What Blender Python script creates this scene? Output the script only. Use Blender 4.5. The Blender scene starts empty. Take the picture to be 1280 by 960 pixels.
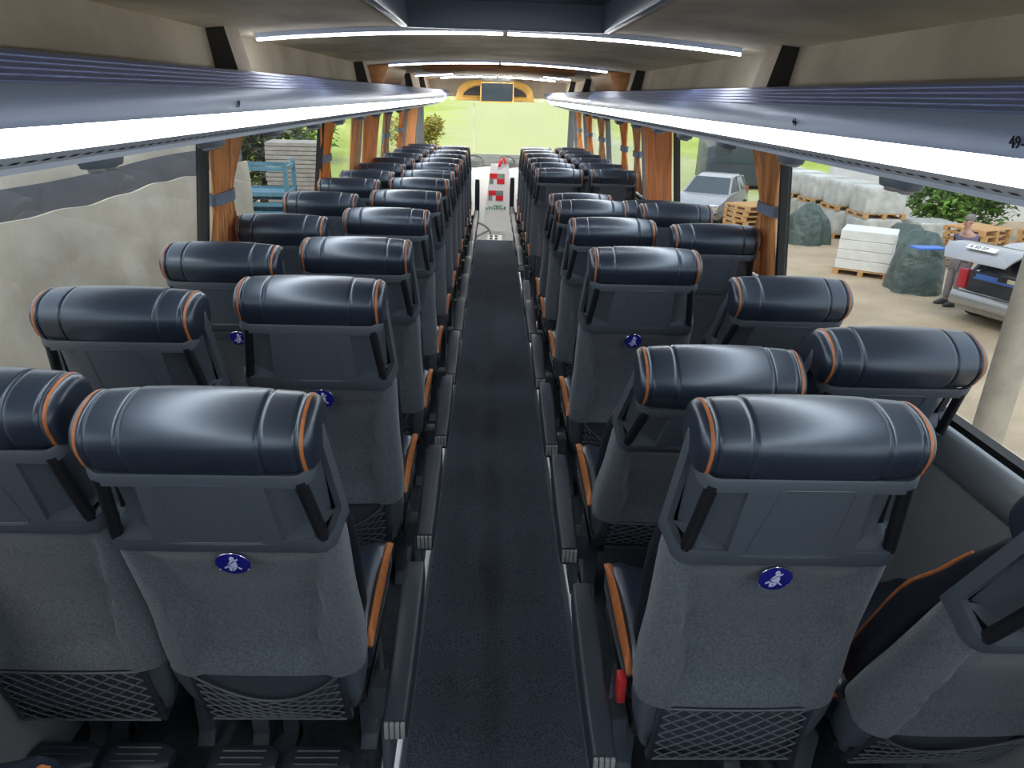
import bpy, bmesh, math, random
from math import sin, cos, pi, radians, sqrt, atan, exp
from mathutils import Vector, Matrix, Euler
random.seed(7)
SC = bpy.context.scene
COL = SC.collection

# ------------------------------------------------------------------ camera
def make_camera():
    F, vp, s = 887.0, (618, 118), .031
    k = sqrt(1 - s * s)
    du, dv = vp[0] - 640, vp[1] - 480
    u = du * k + dv * s; v = -du * s + dv * k
    p = atan(-v / F); yaw = atan(-u * cos(p) / F)
    fw = Vector((sin(yaw) * cos(p), cos(yaw) * cos(p), -sin(p)))
    rt = Vector((cos(yaw), -sin(yaw), 0)); up = rt.cross(fw)
    r2 = k * rt + s * up; u2 = -s * rt + k * up
    cd = bpy.data.cameras.new('camera'); cd.sensor_width = 36; cd.lens = F / 1280 * 36
    cd.clip_start = .02; cd.clip_end = 500
    o = bpy.data.objects.new('camera', cd); COL.objects.link(o)
    m = Matrix((r2, u2, -fw)).transposed().to_4x4(); m.translation = (-.04, 0, 1.7)
    o.matrix_world = m
    SC.camera = o
make_camera()

# ------------------------------------------------------------------ materials
MAT = {}
def mat(name, col, rough=.5, metal=0, var=0, scale=8, bump=0, bscale=None, spec=.5, emit=None, estr=0, coord='Object', col2=None, stretch=(1, 1, 1), detail=6, dist=.004, sheen=0, coat=0, tint=None):
    m = bpy.data.materials.new(name); m.use_nodes = True
    nt = m.node_tree; b = nt.nodes['Principled BSDF']
    b.inputs['Base Color'].default_value = (*col, 1)
    b.inputs['Roughness'].default_value = rough; b.inputs['Metallic'].default_value = metal
    b.inputs['Specular IOR Level'].default_value = spec
    if tint: b.inputs['Specular Tint'].default_value = (*tint, 1)
    if sheen: b.inputs['Sheen Weight'].default_value = sheen
    if coat: b.inputs['Coat Weight'].default_value = coat; b.inputs['Coat Roughness'].default_value = .22
    if emit:
        b.inputs['Emission Color'].default_value = (*emit, 1); b.inputs['Emission Strength'].default_value = estr
    tc = mp = None
    def coordn():
        nonlocal tc, mp
        if mp is None:
            tc = nt.nodes.new('ShaderNodeTexCoord'); mp = nt.nodes.new('ShaderNodeMapping')
            mp.inputs['Scale'].default_value = stretch
            nt.links.new(tc.outputs[coord], mp.inputs['Vector'])
        return mp.outputs['Vector']
    if var or col2:
        n = nt.nodes.new('ShaderNodeTexNoise'); n.inputs['Scale'].default_value = scale; n.inputs['Detail'].default_value = detail
        nt.links.new(coordn(), n.inputs['Vector'])
        r = nt.nodes.new('ShaderNodeValToRGB')
        c2 = col2 or tuple(max(0, c * (1 - var)) for c in col)
        c1 = col if col2 else tuple(c * (1 + var) for c in col)
        r.color_ramp.elements[0].position = .36; r.color_ramp.elements[1].position = .64
        r.color_ramp.elements[0].color = (*c2, 1); r.color_ramp.elements[1].color = (*c1, 1)
        nt.links.new(n.outputs['Fac'], r.inputs['Fac']); nt.links.new(r.outputs['Color'], b.inputs['Base Color'])
    if bump:
        n2 = nt.nodes.new('ShaderNodeTexNoise'); n2.inputs['Scale'].default_value = bscale or scale * 4; n2.inputs['Detail'].default_value = 4
        nt.links.new(coordn(), n2.inputs['Vector'])
        bp = nt.nodes.new('ShaderNodeBump'); bp.inputs['Strength'].default_value = bump; bp.inputs['Distance'].default_value = dist
        nt.links.new(n2.outputs['Fac'], bp.inputs['Height']); nt.links.new(bp.outputs['Normal'], b.inputs['Normal'])
    MAT[name] = m
    return m
mat('leather', (.018, .025, .042), .36, bump=.05, bscale=260, dist=.001, spec=1.0, tint=(.74, .87, 1), coat=.25)
mat('leather_pad', (.008, .010, .016), .45, bump=.05, bscale=260, dist=.001)
mat('orange_trim', (.46, .15, .045), .5, var=.15, scale=40)
mat('fabric', (.118, .133, .156), .95, var=.22, scale=190, bump=.25, bscale=500, dist=.001, spec=.15, sheen=.25)
mat('grey_plastic', (.080, .094, .116), .42, bump=.04, bscale=700, dist=.0005)
mat('dark_plastic', (.035, .042, .056), .38, bump=.04, bscale=700, dist=.0005)
mat('black_plastic', (.007, .008, .011), .45)
mat('net', (.10, .11, .13), .6)
mat('pale_plastic', (.30, .31, .31), .45)
mat('badge_blue', (.012, .012, .22), .3)
mat('badge_white', (.62, .65, .85), .4)
mat('chrome', (.75, .77, .8), .18, 1)
mat('red_plastic', (.6, .03, .03), .4)
mat('carpet', (.078, .093, .118), 1, var=.5, scale=260, bump=.6, bscale=420, dist=.003, spec=.1, detail=3)
mat('floor_vinyl', (.03, .036, .045), .7, var=.3, scale=60)
mat('aluminium', (.68, .71, .74), .38, .9, var=.06, scale=10, stretch=(1, .1, 1))
mat('sill_metal', (.5, .53, .55), .35, .85, var=.05, scale=10, stretch=(1, .1, 1))
mat('wall_grey', (.26, .27, .28), .75, var=.06, scale=5)
mat('suede', (.64, .56, .425), .95, var=.22, scale=2.6, bump=.15, bscale=300, dist=.001, spec=.1, stretch=(1, .7, 1))
mat('suede_panel', (.50, .43, .33), .95, var=.15, scale=3, bump=.15, bscale=300, dist=.001, spec=.1)
mat('bracket_beige', (.33, .27, .20), .8, var=.08, scale=10)
mat('bracket_dark', (.035, .032, .032), .7)
mat('rack_blue', (.30, .37, .53), .35, .2, var=.05, scale=5, stretch=(1, .2, 1))
mat('rack_rib', (.24, .29, .52), .3, .5)  # purple-blue LED reflection on the ribs is put into their base colour
mat('rail', (.72, .80, .92), .45)
mat('slot', (.01, .012, .016), .8)
mat('led', (.95, .97, 1), .5, emit=(.86, .93, 1), estr=7)
mat('led_ceiling', (.95, .97, 1), .5, emit=(.95, .97, 1), estr=14)
mat('led_front', (.95, .97, 1), .5, emit=(1, .97, .92), estr=160)
mat('hatch_smoke', (.012, .018, .035), .12, spec=.6)
mat('hatch_frame', (.14, .17, .22), .35)
mat('rubber', (.006, .007, .008), .6)
mat('wood_panel', (.34, .15, .055), .5, var=.15, scale=5, stretch=(1, 6, 6))
mat('console_yellow', (.62, .36, .07), .5, var=.12, scale=6)
mat('screen', (.012, .02, .025), .15, spec=.6)
mat('curtain', (.84, .42, .16), .8, col2=(.42, .18, .07), scale=26, stretch=(1, 1, .06), bump=.2, bscale=60, spec=.25, sheen=.3)  # two-tone vertical streaks paint the sheen of the cloth
mat('curtain_backlit', (.90, .38, .09), .8, col2=(.60, .21, .05), scale=26, stretch=(1, 1, .06), bump=.2, bscale=60, spec=.25, sheen=.3)  # brighter copy of the curtain cloth: backlight and sheen painted into the colours
mat('tieback', (.16, .20, .27), .8, var=.1, scale=40)
mat('pillar_grey', (.17, .18, .19), .7)
mat('white_panel', (.86, .87, .86), .5, var=.03, scale=4)
mat('dash_grey', (.17, .18, .17), .6, var=.08, scale=8)
mat('mirror', (.8, .82, .82), .06, 1)
mat('mirror_dull', (.38, .40, .37), .25, .5)
mat('flag_white', (.88, .88, .88), .8); mat('flag_red', (.72, .02, .03), .8); mat('flag_grey', (.26, .29, .25), .8); mat('flag_green', (.12, .34, .24), .8)
# outside
mat('tarp_beige', (.74, .68, .56), .55, var=.13, scale=1.1, bump=.8, bscale=1.2, dist=.10, spec=.3)
mat('tarp_band', (.15, .16, .185), .6, var=.08, scale=3)
mat('sand', (.43, .345, .24), .95, var=.14, scale=.9, bump=.4, bscale=9, dist=.03, spec=.1)
mat('wood_pallet', (.52, .30, .12), .8, var=.2, scale=9, stretch=(1, 8, 8))
mat('wrap', (.52, .53, .50), .3, var=.14, scale=4, bump=.5, bscale=11, dist=.02, spec=.5)
mat('block_white', (.70, .70, .67), .7, var=.06, scale=5)
mat('tarp_green', (.055, .085, .075), .42, var=.25, scale=3, bump=.8, bscale=4.5, dist=.10)
mat('slab_grey', (.34, .31, .27), .85, var=.12, scale=5)
mat('crate_blue', (.07, .19, .26), .5, var=.12, scale=4)
mat('car_silver', (.36, .36, .365), .25, .6, coat=.4)
mat('car_glass', (.05, .07, .08), .08)
mat('car_black', (.012, .012, .014), .5)
mat('car_inside', (.035, .036, .042), .8)
mat('tail_red', (.55, .02, .03), .25)
mat('plate', (.82, .82, .80), .5)
mat('tyre', (.015, .015, .016), .8)
mat('skin', (.45, .25, .18), .6)
mat('hair_grey', (.19, .17, .16), .9, var=.2, scale=60)
mat('jumper', (.13, .115, .18), .9, var=.1, scale=20)
mat('jumper_light', (.24, .19, .36), .9, var=.1, scale=20)
mat('trousers', (.21, .18, .19), .9, var=.1, scale=20)
mat('shoe', (.05, .05, .055), .6)
mat('blue_paint', (.06, .18, .60), .5)
mat('leaf', (.16, .30, .04), .7, col2=(.07, .15, .025), scale=1.2)
mat('leaf_dry', (.40, .32, .08), .8, col2=(.22, .20, .05), scale=1.5)
mat('leaf_dark', (.12, .14, .06), .8, col2=(.06, .07, .03), scale=1.5)
mat('bark', (.10, .07, .045), .9, var=.2, scale=10)
mat('render_white', (.72, .73, .72), .8, var=.05, scale=.6)
mat('concrete_post', (.38, .34, .28), .9, var=.12, scale=8, bump=.3, bscale=50)
mat('van_dark', (.05, .06, .085), .35, coat=.3)
mat('paper', (.7, .66, .5), .8)

def mix_ground(name, ca, cb, cc):
    """gravel track between grass verges, told apart along X"""
    m = bpy.data.materials.new(name); m.use_nodes = True; nt = m.node_tree; b = nt.nodes['Principled BSDF']
    b.inputs['Roughness'].default_value = .95; b.inputs['Specular IOR Level'].default_value = .1
    tc = nt.nodes.new('ShaderNodeTexCoord'); sp = nt.nodes.new('ShaderNodeSeparateXYZ'); nt.links.new(tc.outputs['Object'], sp.inputs[0])
    n = nt.nodes.new('ShaderNodeTexNoise'); n.inputs['Scale'].default_value = .35; n.inputs['Detail'].default_value = 5; nt.links.new(tc.outputs['Object'], n.inputs['Vector'])
    n2 = nt.nodes.new('ShaderNodeTexNoise'); n2.inputs['Scale'].default_value = .12; n2.inputs['Detail'].default_value = 6; nt.links.new(tc.outputs['Object'], n2.inputs['Vector'])
    ab = nt.nodes.new('ShaderNodeMath'); ab.operation = 'ABSOLUTE'
    sh = nt.nodes.new('ShaderNodeMath'); sh.operation = 'SUBTRACT'; sh.inputs[1].default_value = 2.5
    nt.links.new(sp.outputs['X'], sh.inputs[0]); nt.links.new(sh.outputs[0], ab.inputs[0])
    ad = nt.nodes.new('ShaderNodeMath'); ad.operation = 'MULTIPLY_ADD'; ad.inputs[1].default_value = 9; nt.links.new(n.outputs['Fac'], ad.inputs[0]); nt.links.new(ab.outputs[0], ad.inputs[2])
    r = nt.nodes.new('ShaderNodeMapRange'); r.inputs['From Min'].default_value = 9; r.inputs['From Max'].default_value = 15; nt.links.new(ad.outputs[0], r.inputs['Value'])
    g = nt.nodes.new('ShaderNodeValToRGB'); g.color_ramp.elements[0].color = (*cb, 1); g.color_ramp.elements[1].color = (*cc, 1)
    g.color_ramp.elements[0].position = .4; g.color_ramp.elements[1].position = .6; nt.links.new(n2.outputs['Fac'], g.inputs['Fac'])
    mx = nt.nodes.new('ShaderNodeMixRGB'); mx.inputs[1].default_value = (*ca, 1)
    nt.links.new(r.outputs['Result'], mx.inputs[0]); nt.links.new(g.outputs['Color'], mx.inputs[2]); nt.links.new(mx.outputs[0], b.inputs['Base Color'])
    MAT[name] = m
def translucent(name, f):
    nt = MAT[name].node_tree; b = nt.nodes['Principled BSDF']; out = [n for n in nt.nodes if n.type == 'OUTPUT_MATERIAL'][0]
    t = nt.nodes.new('ShaderNodeBsdfTranslucent'); mx = nt.nodes.new('ShaderNodeMixShader'); mx.inputs[0].default_value = f
    src = b.inputs['Base Color'].links[0].from_socket; nt.links.new(src, t.inputs['Color'])
    nt.links.new(b.outputs[0], mx.inputs[1]); nt.links.new(t.outputs[0], mx.inputs[2]); nt.links.new(mx.outputs[0], out.inputs['Surface'])
translucent('curtain', .2); translucent('curtain_backlit', .25)
mix_ground('track', (.47, .47, .31), (.46, .52, .13), (.33, .42, .08))

def glass(name, tint, refl=.10, rough=.02):
    m = bpy.data.materials.new(name); m.use_nodes = True; nt = m.node_tree
    for n in list(nt.nodes):
        if n.type != 'OUTPUT_MATERIAL': nt.nodes.remove(n)
    out = [n for n in nt.nodes if n.type == 'OUTPUT_MATERIAL'][0]
    t = nt.nodes.new('ShaderNodeBsdfTransparent'); t.inputs['Color'].default_value = (*tint, 1)
    g = nt.nodes.new('ShaderNodeBsdfGlossy'); g.inputs['Roughness'].default_value = rough
    lw = nt.nodes.new('ShaderNodeLayerWeight'); lw.inputs['Blend'].default_value = .25
    mr = nt.nodes.new('ShaderNodeMapRange'); mr.inputs['To Min'].default_value = refl * .4; mr.inputs['To Max'].default_value = min(1, refl * 4)
    nt.links.new(lw.outputs['Fresnel'], mr.inputs['Value'])
    mx = nt.nodes.new('ShaderNodeMixShader'); nt.links.new(mr.outputs['Result'], mx.inputs[0])
    nt.links.new(t.outputs[0], mx.inputs[1]); nt.links.new(g.outputs[0], mx.inputs[2]); nt.links.new(mx.outputs[0], out.inputs['Surface'])
    MAT[name] = m
glass('side_glass', (.96, .97, .96), .05)
glass('screen_glass', (.96, .97, .82), .03)

# ------------------------------------------------------------------ mesh helpers
class MB:
    def __init__(s): s.v = []; s.f = []; s.m = []; s.mi = 0
    def add(s, vs, fs):
        b = len(s.v); s.v += [tuple(p) for p in vs]
        for f in fs: s.f.append(tuple(i + b for i in f)); s.m.append(s.mi)
        return s
    def box(s, x0, x1, y0, y1, z0, z1, M=None):
        vs = [(x, y, z) for z in (z0, z1) for y in (y0, y1) for x in (x0, x1)]
        if M: vs = [M @ Vector(p) for p in vs]
        return s.add(vs, [(0, 2, 3, 1), (4, 5, 7, 6), (0, 1, 5, 4), (2, 6, 7, 3), (0, 4, 6, 2), (1, 3, 7, 5)])
    def loft(s, rings, cap=True, closed=True):
        n = len(rings[0]); vs = [p for r in rings for p in r]; fs = []
        for i in range(len(rings) - 1):
            for j in range(n if closed else n - 1):
                k = (j + 1) % n
                fs.append((i * n + j, i * n + k, (i + 1) * n + k, (i + 1) * n + j))
        if cap and closed:
            fs.append(tuple(range(n - 1, -1, -1))); fs.append(tuple((len(rings) - 1) * n + j for j in range(n)))
        return s.add(vs, fs)
    def tube(s, path, r, n=6, closed=False):
        path = [Vector(p) for p in path]; rings = []; N = len(path); prev = None
        rr = r if isinstance(r, (list, tuple)) else [r] * N
        for i, p in enumerate(path):
            if closed: d = path[(i + 1) % N] - path[i - 1]
            else: d = path[min(i + 1, N - 1)] - path[max(i - 1, 0)]
            d.normalize()
            if prev is None: a = Vector((0, 0, 1)) if abs(d.z) < .9 else Vector((1, 0, 0))
            else: a = prev
            a = (a - d * a.dot(d)).normalized(); prev = a; b = d.cross(a)
            rings.append([p + (a * cos(2 * pi * j / n) + b * sin(2 * pi * j / n)) * rr[i] for j in range(n)])
        if closed: return s.loft(rings + [rings[0]], cap=False)
        return s.loft(rings)
    def cyl(s, p, q, r, n=12, r2=None): return s.tube([p, q], [r, r if r2 is None else r2], n)
    def prism(s, poly, h0, h1, axis='y'):
        """polygon of 2-D points pulled along an axis"""
        def P(a, b, h): return (a, h, b) if axis == 'y' else ((h, a, b) if axis == 'x' else (a, b, h))
        return s.loft([[P(a, b, h0) for a, b in poly], [P(a, b, h1) for a, b in poly]])
    def ico(s, c, r, sub=2, sc=(1, 1, 1)):
        bm = bmesh.new(); bmesh.ops.create_icosphere(bm, subdivisions=sub, radius=r)
        vs = [(c[0] + v.co.x * sc[0], c[1] + v.co.y * sc[1], c[2] + v.co.z * sc[2]) for v in bm.verts]
        fs = [tuple(v.index for v in f.verts) for f in bm.faces]; bm.free(); return s.add(vs, fs)

def mesh_of(name, mb, mats, bevel=0, seg=2, smooth=True, angle=40, fix=True):
    me = bpy.data.meshes.new(name); me.from_pydata(mb.v, [], mb.f)
    if isinstance(mats, str): mats = [mats]
    for m in mats: me.materials.append(MAT[m])
    if len(mats) > 1:
        for p, i in zip(me.polygons, mb.m): p.material_index = i
    bm = bmesh.new(); bm.from_mesh(me)
    if fix: bmesh.ops.recalc_face_normals(bm, faces=bm.faces)
    if bevel:
        es = [e for e in bm.edges if len(e.link_faces) == 2 and e.calc_face_angle(0) > radians(35)]
        bmesh.ops.bevel(bm, geom=es, offset=bevel, segments=seg, affect='EDGES', profile=.5, clamp_overlap=True)
    bm.to_mesh(me); bm.free()
    if smooth:
        for p in me.polygons: p.use_smooth = True
        me.set_sharp_from_angle(angle=radians(angle))
    return me
def obj(name, mb, mats, parent=None, **k):
    me = mb if isinstance(mb, bpy.types.Mesh) else mesh_of(name, mb, mats, **k)
    o = bpy.data.objects.new(name, me); COL.objects.link(o)
    if parent: o.parent = parent
    return o
def tag(o, label, cat, group=None, kind=None):
    o['label'] = label; o['category'] = cat
    if group: o['group'] = group
    if kind: o['kind'] = kind
    return o
def empty(name, loc=(0, 0, 0), rz=0, label=None, cat=None, group=None):
    o = bpy.data.objects.new(name, None); COL.objects.link(o); o.empty_display_size = .1
    o.location = loc; o.rotation_euler = (0, 0, rz)
    if label: tag(o, label, cat, group)
    return o
def struct(name, mb, mats, parent=None, **k):
    o = obj(name, mb, mats, parent, **k)
    if not parent: o['kind'] = 'structure'
    return o
def copy_tree(o, parent=None):
    c = o.copy(); COL.objects.link(c)
    if parent: c.parent = parent
    for ch in list(o.children): copy_tree(ch, c)
    return c
def sgn(a): return (a > 0) - (a < 0)
def sell(hx, hy, cx, cy, n, N):
    out = []
    for i in range(N):
        a = 2 * pi * i / N; c, s = cos(a), sin(a)
        out.append((cx + hx * sgn(c) * abs(c) ** (2 / n), cy + hy * sgn(s) * abs(s) ** (2 / n)))
    return out
def smooth01(x): x = max(0, min(1, x)); return x * x * (3 - 2 * x)
def lerp_tab(tab, x):
    for (a, va), (b, vb) in zip(tab, tab[1:]):
        if x <= b:
            t = max(0, (x - a) / (b - a)); t = t * t * (3 - 2 * t); return va + (vb - va) * t
    return tab[-1][1]

# ------------------------------------------------------------------ the seat
PV = .45     # height of the recliner hinge above the seat's floor
def headrest_scale(x):
    a = abs(x)
    s = 1.03 - .12 * (a / .2) ** 2.3
    s *= 1 - .045 * exp(-((a - .118) / .003) ** 2) - .05 * exp(-((a - .178) / .0028) ** 2)
    if a > .118: s *= .982
    if a > .188: s *= 1 - .30 * (1 - sqrt(max(0, 1 - ((a - .188) / .020) ** 2)))
    return s
def headrest_ring(x, k=1.0, a0=0, a1=2 * pi, N=32, close=True):
    s = headrest_scale(x) * k; out = []
    M = N if close else N + 1
    for i in range(M):
        a = a0 + (a1 - a0) * i / N; c, sn = cos(a), sin(a); n = 2.3 if sn > 0 else (4.2 if c < 0 else 3)
        y = .068 + .082 * s * sgn(c) * abs(c) ** (2 / n)
        t = .732 + .066 * s * sgn(sn) * abs(sn) ** (2 / n)
        if t < .734 and y < .07: y += .008 * (.734 - t) / .063
        out.append((x, y, t))
    return out
def headrest_mesh():
    xs = sorted(set([round(i * .01 - .18, 4) for i in range(37)] + [s * v for s in (-1, 1) for v in (.109, .113, .1155, .118, .1205, .123, .127, .172, .1755, .178, .1805, .184, 
        .188, .193, .198, .202, .205, .207, .208)]))
    m = MB(); m.loft([headrest_ring(x) for x in xs]); return mesh_of('headrest', m, 'leather', angle=70)
def stripe_mesh(s):
    m = MB(); out = [headrest_ring(s * x, k) for x, k in ((.1870, .994), (.1874, 1.005), (.1900, 1.008), (.1930, 1.009), (.1938, .994))]
    m.loft(out, cap=False); return mesh_of('piping', m, 'orange_trim', angle=60)
HW = [(.03, .227), (.12, .229), (.27, .224), (.44, .225), (.495, .218)]
def shell_mesh():
    m = MB(); rings = []
    for i in range(23):
        t = .028 + (.495 - .028) * i / 22; w = lerp_tab(HW, t)
        b = lerp_tab([(.03, .150), (.15, .138), (.28, .156), (.49, .182)], t); ring = []
        dip = lerp_tab([(.03, .012), (.10, .040), (.26, .052), (.38, .038), (.46, .010), (.50, 0)], t)
        for (x, y) in sell(w, .066, 0, .052, 3.4, 64):
            if y < .052: y += dip * (1 - smooth01((abs(x) - b + .010) / .026))
            y -= .016 * smooth01((.22 - t) / .2) * (1 if y < .052 else 0)
            ring.append((x, y, t))
        rings.append(ring)
    m.loft(rings); return mesh_of('backrest', m, 'fabric', angle=60)
def pad_mesh():
    m = MB(); rings = []
    for i in range(15):
        t = .0 + .69 * i / 14; w = lerp_tab([(0, .20), (.1, .222), (.3, .222), (.45, .214), (.66, .196)], t)
        cy = lerp_tab([(0, .13), (.35, .138), (.5, .108), (.66, .085)], t); d = lerp_tab([(0, .05), (.2, .056), (.42, .055), (.66, .05)], t)
        if i == 14: w -= .02; d -= .015
        rings.append([(x, y, t) for x, y in sell(w, d, 0, cy, 3, 36)])
    m.loft(rings); return mesh_of('backrest_pad', m, 'leather_pad', angle=60)
def pad_piping(s):
    m = MB(); pts = [(s * lerp_tab([(0, .185), (.1, .207), (.3, .207), (.45, .199), (.6, .182)], t), lerp_tab([(0, .13), (.35, .138), (.5, .108), (.66, .085)], t) + .033, t) for t in [.06 + .045 * i for i in range(12)]]
    m.tube(pts, .0042, 6); return mesh_of('piping', m, 'orange_trim')
ARC0, ARCL, SIDE = .166, .046, .072
SEND = ARC0 + ARCL + SIDE
def wrap(s, t, off=0):
    """a point of the moulded back panel: s runs along the back and round the corner"""
    a = abs(s); g = sgn(s)
    if a <= ARC0: x, y, nx, ny = a, -.012, 0, -1
    else:
        th = radians(66) * min(1, (a - ARC0) / ARCL); R = ARCL / radians(66)
        x, y = ARC0 + R * sin(th), -.012 + R * (1 - cos(th)); nx, ny = sin(th), -cos(th)
        if a > ARC0 + ARCL: L = a - ARC0 - ARCL; x += L * cos(radians(66)) * .35; y += L * sin(radians(66)) * 1.15
    u = smooth01((a - ARC0 - .01) / (SEND - ARC0 - .01))
    tt = t + u * (.042 * (t - .45) / .24 + .006)
    x *= 1.08 - .10 * (t - .47) / .22
    return Vector((g * (x + nx * off), y + ny * off, tt))
def panel_mesh(sd):
    m = MB()
    sb = [0, .06, .113, .13, .15, ARC0] + [ARC0 + ARCL * i / 5 for i in range(1, 6)] + [SEND - .024, SEND - .012, SEND]
    sb = [-x for x in sb[:0:-1]] + sb
    tb = [.464, .470, .506, .514, .58, .652, .660, .684, .690]
    bm = bmesh.new(); V = {}
    def vert(i, j):
        if (i, j) not in V: V[i, j] = bm.verts.new(wrap(sb[i], tb[j], -.003 if j in (0, len(tb) - 1) else 0))
        return V[i, j]
    for i in range(len(sb) - 1):
        sm = abs(sb[i] + sb[i + 1]) / 2
        for j in range(len(tb) - 1):
            if .506 < (tb[j] + tb[j + 1]) / 2 < .660 and .113 < sm < SEND - .024: continue
            bm.faces.new([vert(i, j), vert(i + 1, j), vert(i + 1, j + 1), vert(i, j + 1)])
    bmesh.ops.recalc_face_normals(bm, faces=bm.faces)
    bm.verts.ensure_lookup_table(); bm.faces.ensure_lookup_table()
    if sum(f.normal.y for f in bm.faces) > 0: bmesh.ops.reverse_faces(bm, faces=bm.faces)
    bmesh.ops.solidify(bm, geom=list(bm.faces), thickness=.014)
    bm.verts.index_update()
    m.add([v.co[:] for v in bm.verts], [tuple(v.index for v in f.verts) for f in bm.faces]); bm.free()
    for s in (-1, 1):          # the scooped hand grips behind both openings
        R1 = [(s * .108, -.004, t) for t in (.485, .509, .56, .665)]; R2 = [(s * .140, .014, t) for t in (.485, .517, .56, .665)]
        R3 = [(s * .172, .036, t) for t in (.485, .523, .56, .665)]; R4 = [(s * .200, .066, t) for t in (.485, .529, .56, .675)]
        m.loft([R1, R2, R3, R4], cap=False, closed=False)
        m.add([(s * .10, -.006, .507), (s * .178, -.004, .507), (s * .212, .06, .517), (s * .17, .05, .521)], [(0, 1, 2, 3)])
    def rr(pts, r=.012, n=4):
        out = []
        for i, p in enumerate(pts):
            p = Vector(p); a = (Vector(pts[i - 1]) - p).normalized(); b = (Vector(pts[(i + 1) % len(pts)]) - p).normalized()
            for k in range(n + 1):
                q = k / n; out.append(p + a * r * (1 - q) ** 2 + b * r * q * q)
        return out
    out = rr([(-sd * .082, .666), (sd * .052, .666), (sd * .088, .498), (-sd * .070, .498)])
    m.tube([(x, -.0125, t) for x, t in out], .0014, 5, closed=True)
    return mesh_of('back_panel', m, 'grey_plastic', angle=50, fix=False)
def grab_bar(s):
    m = MB(); a = wrap(s * (ARC0 + .024), .50, -.010); b = wrap(s * (ARC0 + .014), .67, -.010)
    m.cyl(a, b, .0125, 12); return mesh_of('grab_bar', m, 'black_plastic')
def lower_shell_mesh():
    m = MB(); rings = []
    for t, w, d in ((.032, .226, .046), (-.02, .224, .046), (-.08, .215, .045), (-.14, .198, .044), (-.185, .178, .040), (-.195, .168, .032)):
        rings.append([(x, y + (.010 if y < .036 and abs(x) < .175 else -.004 * (y < .036)), t) for x, y in sell(w, d, 0, .036, 6, 44)])
    m.loft(rings); return mesh_of('lower_shell', m, 'grey_plastic', angle=50)
def pocket_frame():
    m = MB()
    for s in (-1, 1): m.box(*sorted((s * .165, s * .180)), -.014, .004, -.178, .024)
    m.box(-.18, .18, -.014, .004, -.186, -.174)
    return mesh_of('pocket_frame', m, 'dark_plastic', bevel=.003)
def net_mesh(sag):
    m = MB(); X, T0, T1 = .166, -.176, .022
    def top(x): return T1 - sag * (1 - (x / X) ** 2)
    def P(x, q): t = T0 + (top(x) - T0) * q; return (x, -.017 - .006 * sin(pi * q) * (1 - (x / X) ** 2), t)
    nl = 7
    for s in (-1, 1):
        for k in range(-6, nl):
            pts = []
            for i in range(19):
                q = i / 18; x = s * (-X + 2 * X * (k + q * 6) / nl)
                if -X <= x <= X: pts.append(P(x, q))
            if len(pts) > 1: m.tube(pts, .0020, 4)
    for q in (1, 0): m.tube([P(-X + 2 * X * i / 20, q) for i in range(21)], .0034 if q else .003, 5)
    return mesh_of('pocket_net', m, 'net', angle=60)
def badge():
    M = []
    m = MB(); m.loft([[(.0335 * k * cos(a), y, .0315 * k * sin(a)) for a in [2 * pi * i / 32 for i in range(32)]] for k, y in ((1, 0), (1, -.003), (.93, -.004))])
    M.append(mesh_of('belt_badge', m, 'badge_blue'))
    m = MB(); m.tube([(.0338 * cos(a), -.003, .0318 * sin(a)) for a in [2 * pi * i / 32 for i in range(32)]], .0009, 5, closed=True)
    for a in (90, 215, 325): m.ico((.033 * cos(radians(a)), -.003, .031 * sin(radians(a))), .0022, 1)
    M.append(mesh_of('badge_rim', m, 'chrome'))
    m = MB(); y0, y1 = -.0052, -.0035; K = .0012
    def pg(p): m.prism([(x * K, z * K * 1.35) for x, z in p], y0, y1)
    pg([(1 + 4 * cos(a), 10.5 + 4 * sin(a)) for a in [2 * pi * i / 14 for i in range(14)]])
    pg([(-8, -1), (-4, 5), (-1, 6.5), (2, 6.5)] )                       # shoulder side above the belt
    pg([(-7, -2.6), (4, 5), (7, 3), (7, -5), (4, -5.4), (-2, -4)])      # chest below the belt
    pg([(3.4, 6.6), (5, 5.4), (10.5, 8.6), (9.5, 10.2)])                # belt end over the shoulder
    pg([(-15, -6.4), (-9, -3), (-8, -5), (-14, -8.2)]); pg([(7.4, -5.4), (13, -8.6), (12, -10), (6.4, -7)])
    pg([(-8, -5.4), (4.6, -6.8), (3, -9.4), (-.5, -12.6), (-3.5, -12.6), (1, -8.4), (-3, -7.8), (-4, -12.6), (-7, -12.6)])
    M.append(mesh_of('belt_pictogram', m, 'badge_white', smooth=False))
    return M
def cushion_mesh():
    m = MB(); rings = []
    for i in range(17):
        q = i / 16; y = .09 + .45 * q; e = min(1, q / .06, (1 - q) / .08) ** .5 if 0 < q < 1 else .25
        top = .455 + .03 * q + (-.03 * smooth01((q - .8) / .2)); bot = .345 + .01 * q; ring = []
        for (x, z) in sell(.222 * (.94 + .06 * e), (top - bot) / 2 * (.6 + .4 * e), 0, (top + bot) / 2, 4, 40):
            if z > (top + bot) / 2: z += .022 * smooth01((abs(x) - .12) / .06) - .008 * (abs(x) < .1)
            ring.append((x, y, z))
        rings.append(ring)
    m.loft(rings); return mesh_of('seat_cushion', m, 'leather', angle=60)
def cushion_stripe(s):
    m = MB(); R = []
    for i in range(12):
        q = i / 11; y = .10 + .40 * q; w = .024 * sin(pi * (.04 + .92 * q)) ** .8 + .001; z = .450 + .028 * q + .010 * sin(pi * q)
        R.append([(s * (.219 + .006), y, z - w), (s * (.219 + .010), y, z), (s * .214, y, z + w * .9), (s * .205, y, z)])
    m.loft(R); return mesh_of('side_stripe', m, 'orange_trim', angle=70)
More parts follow.
